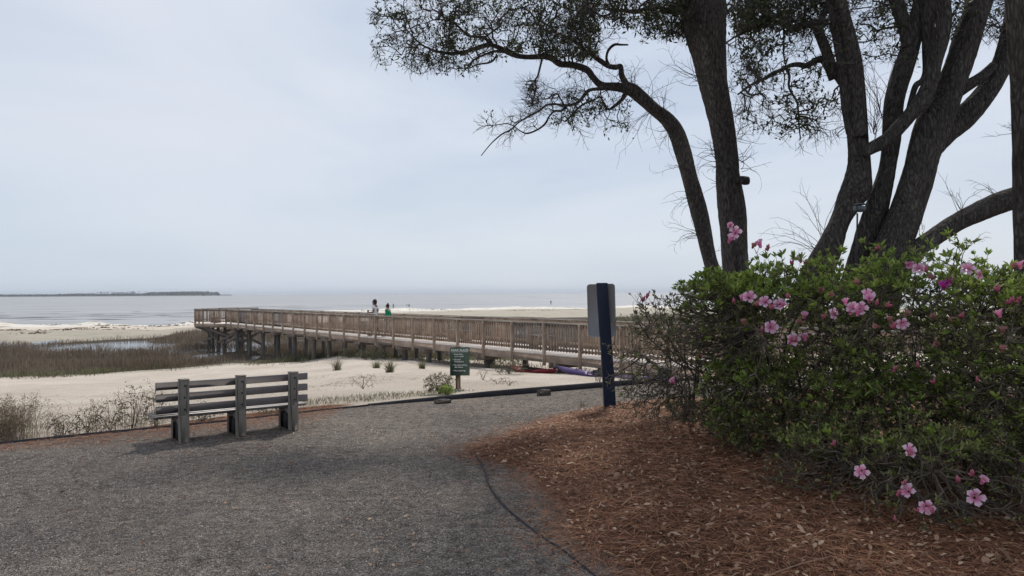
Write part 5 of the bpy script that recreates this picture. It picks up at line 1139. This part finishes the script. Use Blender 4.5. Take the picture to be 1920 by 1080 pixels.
# small sprouts over the near sand
qs = scatter_poly([tuple(G(x, y, -.1)[:2]) for x, y in ((300, 795), (0, 812), (-200, 830), (-200, 800), (0, 780), (300, 770), (560, 752), (800, 733), (900, 738), (700, 757), (560, 768))], 4200); V, F = blades(qs, groundz, .04, .14, .006, .6); tag(mk('low_grass', V, F, M['weed']), kind='stuff')
qs = scatter_poly([tuple(G(x, y, -.5)[:2]) for x, y in ((0, 770), (0, 715), (430, 690), (900, 690), (1130, 718), (900, 738), (500, 770))], 900); V, F = blades(np.repeat(qs, 4, 0) + rng.normal(size=(3600, 2)) * .08, H, .01, .07, .012, 1.6); tag(mk('sand_litter', V, F, M['dry']), kind='stuff')
# sticks on the pine straw
for i, (x1, y1, x2, y2, lab) in enumerate(((1385, 1070, 1560, 1035, 'long curved pale stick at the lower middle of the pine straw'), (1165, 928, 1225, 910, 'curved pale stick in the middle of the pine straw'), (1325, 860, 1385, 828, 'straight tan stick near the left azalea'), (1130, 1062, 1205, 1048, 'bent pale stick by the gravel edge'), (1560, 930, 1572, 965, 'broad pale strip of bark under the low azalea'), (1150, 985, 1200, 992, 'short arched stick in the pine straw'), (1290, 875, 1305, 890, 'tiny forked pale twig in the pine straw'))):
    a = G(x1, y1, .17); c = G(x2, y2, .17); m_ = (a + c) / 2 + [0, .03, 0]; pts = catmull([a, (a + m_) / 2 + [0, .012, 0], m_, c], 5); pts[:, 2] = groundz(pts[:, 0], pts[:, 1]) + .016
    b = MB(); b.tube(pts, np.linspace(.008, .004, len(pts)) * (1.5 if i == 4 else 1), 6, wob=.1); tag(b.build('fallen_stick', M['litter'], smooth=True), lab, 'stick', 'fallen sticks on the pine straw')

# wrack and driftwood on the far beach
pts_ = []
for c in ((140, 619), (145, 620), (60, 625), (90, 608), (210, 611), (265, 607), (250, 613), (350, 608), (310, 612), (20, 621), (180, 617), (300, 605), (800, 581), (860, 583), (960, 581), (1020, 580), (1080, 578), (700, 585)):
    g = G(c[0], c[1], -2.35)[:2]; pts_.append(g + rng.normal(size=(int(rng.uniform(15, 90)), 2)) * [rng.uniform(.5, 2.6) * g[1] / 90, .8 * g[1] / 90])
q = np.vstack(pts_); V, F = blades(q, H, .03, .22, .3, 1.8); tag(mk('beach_wrack', V, F, M['marsh']), kind='stuff')
b = MB()
for _ in range(70):
    px = rng.uniform(-200, 640); py = rng.uniform(584, 601) if px < 360 else rng.uniform(572, 584); g = G(px, py, -3.33); wd = rng.uniform(3, 14); x = np.linspace(-wd / 2, wd / 2, 14); hh = rng.uniform(.05, .13)
    b.tube([[g[0] + xx, g[1] + math.sin(xx * .5) * .4, -3.36] for xx in x], [hh * max(.05, math.sin(math.pi * i / 13)) for i in range(14)], 8, False)
tag(b.build('wavelets', M['sea'], smooth=True), kind='stuff')
# breaking wave lines
b = MB()
for (px, py, wpx, sc) in ((150, 596, 60, 1), (60, 598, 50, 1), (300, 594, 70, 1), (240, 589, 60, .7), (990, 556.5, 60, 1), (1050, 559.5, 120, 1), (1130, 558, 50, 1), (1010, 560.5, 60, 1), (1180, 565, 120, .8), (1070, 550.7, 34, 1.4), (690, 571, 60, .8), (900, 569, 120, .7)):
    g = G(px, py, -3.3); wd = wpx * g[1] / FPX; x = np.linspace(-wd / 2, wd / 2, 24); hh = .1 * sc * (g[1] / 250 + .4)
    pts = [[g[0] + xx, g[1] + math.sin(xx * .4) * .5 + random.uniform(-.1, .1), -3.34] for xx in x]; rad = [hh * max(.05, math.sin(math.pi * i / 23)) * random.uniform(.4, 1.2) for i in range(24)]; b.tube(pts, rad, 6)
tag(b.build('breaking_waves', M['foam'], smooth=True), kind='stuff')

# ------------------------------------------------------------------ distant island with woods
isl = MB(); Di = 3600; xs_ = np.linspace(-260, 378, 220)
hpx = np.interp(xs_, [-260, 0, 40, 60, 110, 140, 150, 165, 200, 250, 270, 340, 370, 376, 378], [5, 5, 5, 4, 6, 6, 4, 5, 6.5, 5, 8, 9, 8.6, 7.4, 1])
V = []
for x, h in zip(xs_, hpx):
    X = (x - 960) / FPX * Di; zt = -3.4 + .25 * h * Di / FPX
    V += [[X, Di, -3.6], [X, Di + 8, -1.2], [X, Di + 60, zt], [X, Di + 400, zt]]
F = [[i * 4 + j, (i + 1) * 4 + j, (i + 1) * 4 + j + 1, i * 4 + j + 1] for i in range(219) for j in range(3)]
M['island'] = noisy('island_green', [(.3, (.05, .06, .05)), (.7, (.09, .10, .08))], .02, 5, .95, 0, kind='World')
tag(mk('island', V, np.array(F), M['island'], smooth=True), kind='structure')
n = 1500; xi = rng.uniform(-260, 377, n); hi = np.interp(xi, xs_, hpx) * (.78 + .22 * rng.random(n)); Vv = []; Ff = []; c = 0
for x, h in zip(xi, hi):
    X = (x - 960) / FPX * Di; hh = h * Di / FPX; r_ = rng.uniform(3, 7) ; y = Di + 40 + rng.uniform(0, 200); k = 7
    ring = []
    for lv, (rf, zf) in enumerate(((.5, .0), (1, .45), (.85, .8), (.2, 1.0))):
        for j in range(k): a = j * 6.28 / k; q = 1 + .3 * rng.random(); Vv.append([X + math.cos(a) * r_ * rf * q, y + math.sin(a) * r_ * rf * q, -3.4 + hh * (zf + .04 * rng.normal())])
    Ff += [[c + l * k + j, c + l * k + (j + 1) % k, c + (l + 1) * k + (j + 1) % k, c + (l + 1) * k + j] for l in range(3) for j in range(k)]; c += 4 * k
tag(mk('island_woods', Vv, np.array(Ff), M['island']), kind='stuff')
b = MB()
for _ in range(34):
    x = rng.uniform(180, 268); X = (x - 960) / FPX * Di; hh = rng.uniform(6.0, 8.2) * Di / FPX; y = Di + rng.uniform(0, 60); b.tube([(X, y, -3), (X + rng.normal() * .6, y, -3 + hh)], [.5, .3], 4); b.ell((X, y, -3 + hh), (3.4, 3.4, 1.8), 6, 4, .3)
tag(b.build('island_pines', M['island']), kind='stuff')

# ------------------------------------------------------------------ people
def skinned(name, verts, edges, radii, m_, parent, root=0, sub=2):
    me = bpy.data.meshes.new(name); me.from_pydata([tuple(v) for v in verts], edges, []); o = bpy.data.objects.new(name, me); col.objects.link(o); o.parent = parent
    mo = o.modifiers.new('skin', 'SKIN'); mo.use_smooth_shade = True; sv = me.skin_vertices
    if not sv: 
        bpy.context.view_layer.objects.active = o
    for i, r_ in enumerate(radii):
        rr_ = r_ if isinstance(r_, tuple) else (r_, r_); me.skin_vertices[0].data[i].radius = rr_; me.skin_vertices[0].data[i].use_root = (i == root)
    su = o.modifiers.new('sub', 'SUBSURF'); su.levels = sub; su.render_levels = sub
    me.materials.append(m_); return o
SK = {}
def person(label, loc, rz, h, shirt, pants, skin_c, hair_c, fingers=True, bun=False, beard=False, cup=False, glasses=False, long_sleeve=False, step=.18, arm='hold'):
    root = thing('person', label, 'person', loc, rz); s = h / 1.8; key = str(skin_c)
    ms = mat('skin', skin_c, .55)[0]; mh = noisy('hair', [(.3, hair_c), (.7, tuple(x * 1.8 for x in hair_c))], 60, 4, .7, .4, 90); mt = noisy('shirt_cloth', [(.3, tuple(x * .9 for x in shirt)), (.7, shirt)], 12, 4, .85, .2, 30); mp_ = noisy('trouser_cloth', [(.3, tuple(x * .85 for x in pants)), (.7, pants)], 12, 4, .85, .2, 30)
    # facing +Y locally
    J = dict(pel=(0, 0, .95), wai=(0, .01, 1.08), che=(0, .0, 1.28), sho=(0, -.01, 1.42), nek=(0, .01, 1.50), hed=(0, .03, 1.60), hdt=(0, .035, 1.70),
             sl=(-.17, 0, 1.43), el=(-.22, -.06, 1.15), wl=(-.15, .18, 1.12), pl=(-.13, .26, 1.14), sr=(.17, 0, 1.43), er=(.22, -.05, 1.15), wr=(.17, .18, 1.10), pr=(.16, .25, 1.12),
             hl=(-.095, 0, .90), kl=(-.10, step * .5, .50), al=(-.10, step * .7, .08), tl=(-.10, step * .7 + .17, .03), hr=(.095, 0, .90), kr=(.10, -step * .2, .50), ar=(.10, -step * 1.0, .10), tr=(.11, -step * 1.0 + .16, .03))
    if arm == 'down': J.update(el=(-.23, 0, 1.14), wl=(-.24, .06, .90), pl=(-.24, .08, .81), er=(.23, 0, 1.14), wr=(.24, .04, .90), pr=(.24, .06, .81))
    names = list(J); V = [np.array(J[k]) * s for k in names]; ix_ = {k: i for i, k in enumerate(names)}
    rad = dict(pel=(.15, .11), wai=(.13, .095), che=(.155, .11), sho=(.12, .085), nek=.052, hed=(.075, .088), hdt=(.065, .078), sl=.06, el=.042, wl=.028, pl=(.035, .02), sr=.06, er=.042, wr=.028, pr=(.035, .02), hl=.088, kl=.058, al=.04, tl=(.04, .028), hr=.088, kr=.058, ar=.04, tr=(.04, .028))
    E_ = [('pel', 'wai'), ('wai', 'che'), ('che', 'sho'), ('sho', 'nek'), ('nek', 'hed'), ('hed', 'hdt'), ('sho', 'sl'), ('sl', 'el'), ('el', 'wl'), ('wl', 'pl'), ('sho', 'sr'), ('sr', 'er'), ('er', 'wr'), ('wr', 'pr'), ('pel', 'hl'), ('hl', 'kl'), ('kl', 'al'), ('al', 'tl'), ('pel', 'hr'), ('hr', 'kr'), ('kr', 'ar'), ('ar', 'tr')]
    E_ = [(ix_[a], ix_[b_]) for a, b_ in E_]; Rr = [(tuple(x * s for x in rad[k]) if isinstance(rad[k], tuple) else rad[k] * s) for k in names]
    if fingers:
        for hand, wrist in (('pl', 'wl'), ('pr', 'wr')):
            p0 = V[ix_[hand]]; d = p0 - V[ix_[wrist]]; d /= np.linalg.norm(d); sdv = np.cross(d, [0, 0, 1.0]); sdv = sdv / (np.linalg.norm(sdv) + 1e-6)
            for k, (o_, l_) in enumerate(((-.03, .065), (-.01, .075), (.01, .07), (.03, .055))):
                a = p0 + sdv * o_ * s; q1_ = a + d * l_ * .5 * s; q2_ = q1_ + (d * .6 + np.array([0, 0, -.7])) * l_ * .5 * s; i0 = len(V); V += [q1_, q2_]; E_ += [(ix_[hand], i0), (i0, i0 + 1)]; Rr += [.009 * s, .008 * s]
            side = -1 if hand == 'pr' else 1; i0 = len(V); V += [V[ix_[wrist]] + d * .03 * s + sdv * side * -.045 * s, V[ix_[wrist]] + d * .07 * s + sdv * side * -.06 * s]; E_ += [(ix_[hand], i0), (i0, i0 + 1)]; Rr += [.011 * s, .009 * s]
    body = skinned('body', V, E_, Rr, ms, root)
    hd = np.array(J['hed']) * s
    b = MB(); b.ell(hd + np.array([0, .098, -.005]) * s, (.013 * s, .022 * s, .022 * s), 8, 6); b.ell(hd + np.array([.08, .0, .0]) * s, (.012 * s, .02 * s, .032 * s), 8, 6); b.ell(hd + np.array([-.08, .0, .0]) * s, (.012 * s, .02 * s, .032 * s), 8, 6); b.build('face', ms, root, True)
    b = MB()
    for sx_ in (-1, 1): b.ell(hd + np.array([sx_ * .03, .082, .025]) * s, (.012 * s, .008 * s, .007 * s), 8, 6)
    b.ell(hd + np.array([0, .086, -.05]) * s, (.022 * s, .007 * s, .006 * s), 8, 6); b.build('eyes_and_mouth', M['dark'], root, True)
    if glasses:
        b = MB()
        for sx_ in (-1, 1): b.ell(hd + np.array([sx_ * .034, .092, .025]) * s, (.03 * s, .012 * s, .022 * s), 10, 6); b.bar(hd + np.array([sx_ * .065, .09, .03]) * s, hd + np.array([sx_ * .083, 0, .03]) * s, .006, .008)
        b.build('sunglasses', M['dark'], root, True)
    b = MB(); b.ell(hd + np.array([0, -.028, .055]) * s, (.094 * s, .105 * s, .098 * s), 16, 10, .12)
    if not bun and fingers: b.ell(hd + np.array([0, -.06, -.01]) * s, (.085 * s, .07 * s, .10 * s), 14, 9, .16)
    if bun: b.ell(hd + np.array([0, -.045, .165]) * s, (.04 * s, .04 * s, .042 * s), 12, 8, .2); b.ell(hd + np.array([0, -.06, 0]) * s, (.078 * s, .055 * s, .08 * s), 12, 8, .1)
    if beard: b.ell(hd + np.array([0, .045, -.075]) * s, (.062 * s, .055 * s, .045 * s), 12, 8, .12)
    b.build('hair', mh, root, True)
    # shirt: torso and sleeves as one garment
    ks = ['pel', 'wai', 'che', 'sho', 'sl', 'el', 'sr', 'er'] + (['wl', 'wr'] if long_sleeve else []); Vs = []; Rs = []
    for k in ks:
        v = np.array(J[k]) * s
        if k == 'el' and not long_sleeve: v = np.array(J['sl']) * s * .45 + v * .55
        if k == 'er' and not long_sleeve: v = np.array(J['sr']) * s * .45 + v * .55
        if k == 'sho': v = v - [0, 0, .012]
        if k == 'pel': v = v - [0, 0, .02]
        r_ = rad[k]; gr = 1.14 if k not in ('el', 'er', 'wl', 'wr') else 1.45; Vs.append(v); Rs.append(tuple(x * s * gr for x in r_) if isinstance(r_, tuple) else r_ * s * gr)
    ei = {k: i for i, k in enumerate(ks)}; Es = [(ei[a], ei[b_]) for a, b_ in (('pel', 'wai'), ('wai', 'che'), ('che', 'sho'), ('sho', 'sl'), ('sl', 'el'), ('sho', 'sr'), ('sr', 'er'))] + ([(ei['el'], ei['wl']), (ei['er'], ei['wr'])] if long_sleeve else [])
    shirt_o = skinned('shirt', Vs, Es, Rs, mt, root)
    ks = ['pel', 'hl', 'kl', 'al', 'hr', 'kr', 'ar']; Vs = [np.array(J[k]) * s for k in ks]; Rs = [(tuple(x * s * 1.1 for x in rad[k]) if isinstance(rad[k], tuple) else rad[k] * s * 1.16) for k in ks]
    skinned('trousers', Vs, [(0, 1), (1, 2), (2, 3), (0, 4), (4, 5), (5, 6)], Rs, mp_, root)
    b = MB()
    for a_, t_ in (('al', 'tl'), ('ar', 'tr')):
        c_ = (np.array(J[a_]) + np.array(J[t_])) / 2 * s; b.box((c_[0], c_[1], .05 * s), (.1 * s, .29 * s, .09 * s), bev=.03 * s)
    b.build('shoes', M['dark'], root)
    if cup: # drink held in the left hand: a thing of its own
        p_ = np.array(J['pl']) * s + [0.0, .045, .03]; rot = Matrix.Rotation(rz, 3, 'Z'); wp = np.array(rot @ Vector(p_)) + np.array(loc); cu = thing('drink_cup', 'dark drink cup held out by the person in the white shirt', 'cup', tuple(wp))
        b = MB(); b.tube([(0, 0, -.07), (0, 0, .06)], [.032, .042], 12); b.build('cup_body', M['dark'], cu, True); b = MB(); b.tube([(0, 0, .06), (0, 0, .072)], [.045, .042], 12); b.build('lid', M['darkboard'], cu)
    return root
try:
    nm = 9.94; q = bp(nm, .75, DZ); az = math.atan2(u2[1], u2[0]) - math.pi / 2
    man = person('person in a white t-shirt and sunglasses walking along the boardwalk with a drink', tuple(q), az + R(34), 1.88, (.72, .73, .74), (.06, .07, .09), (.22, .12, .09), (.02, .016, .016), beard=True, cup=True, glasses=True)
    md_ = mat('shirt_print', (.10, .10, .12), .8)[0]; b = MB(); b.ell((.0, -.158, 1.28), (.05, .008, .085), 10, 8, .5); b.ell((.05, -.142, 1.16), (.035, .008, .03), 8, 6, .4); b.build('shirt_print', md_, man)
    q = bp(9.39, .95, DZ); person('person with a hair bun and a green sweater walking behind on the boardwalk', tuple(q), az + R(34), 1.64, (.008, .21, .11), (.09, .1, .12), (.42, .25, .18), (.028, .016, .012), bun=True, long_sleeve=True)
    for (px, py, hpx_, sc, pc, lab) in ((737.5, 579, 10.2, (.42, .16, .14), (.12, .12, .14), 'distant person in a reddish top on the beach, nearest the walkers'), (763, 577.3, 7.6, (.05, .05, .07), (.05, .05, .06), 'left of two tiny dark figures standing together on the beach'), (767, 577.5, 8.3, (.03, .03, .045), (.03, .03, .04), 'right and taller of two tiny dark figures together on the beach'), (1033, 571.5, 8.6, (.02, .035, .05), (.02, .03, .04), 'tiny dark figure standing alone on the beach right of the others')):
        d_ = 1.72 * FPX / hpx_; g = P(px, py, d_); person(lab, (g[0], g[1], g[2]), R(150), 1.72, sc, pc, (.3, .18, .13), (.02, .015, .015), fingers=False, arm='down')
except Exception as ex:
    import traceback; traceback.print_exc()

# ------------------------------------------------------------------ haze
b = MB(); b.box((0, 6800, 16), (28400, 13900, 54)); hz_ = b.build('haze', None); tag(hz_, kind='stuff')
hm_ = bpy.data.materials.new('haze'); hm_.use_nodes = True; t = hm_.node_tree; t.nodes.remove(t.nodes['Principled BSDF']); pv = N(t, 'ShaderNodeVolumePrincipled'); pv.inputs['Color'].default_value = (.80, .86, .95, 1); pv.inputs['Density'].default_value = .00009; L(t, pv.outputs[0], t.nodes['Material Output'].inputs['Volume']); hz_.data.materials.append(hm_)
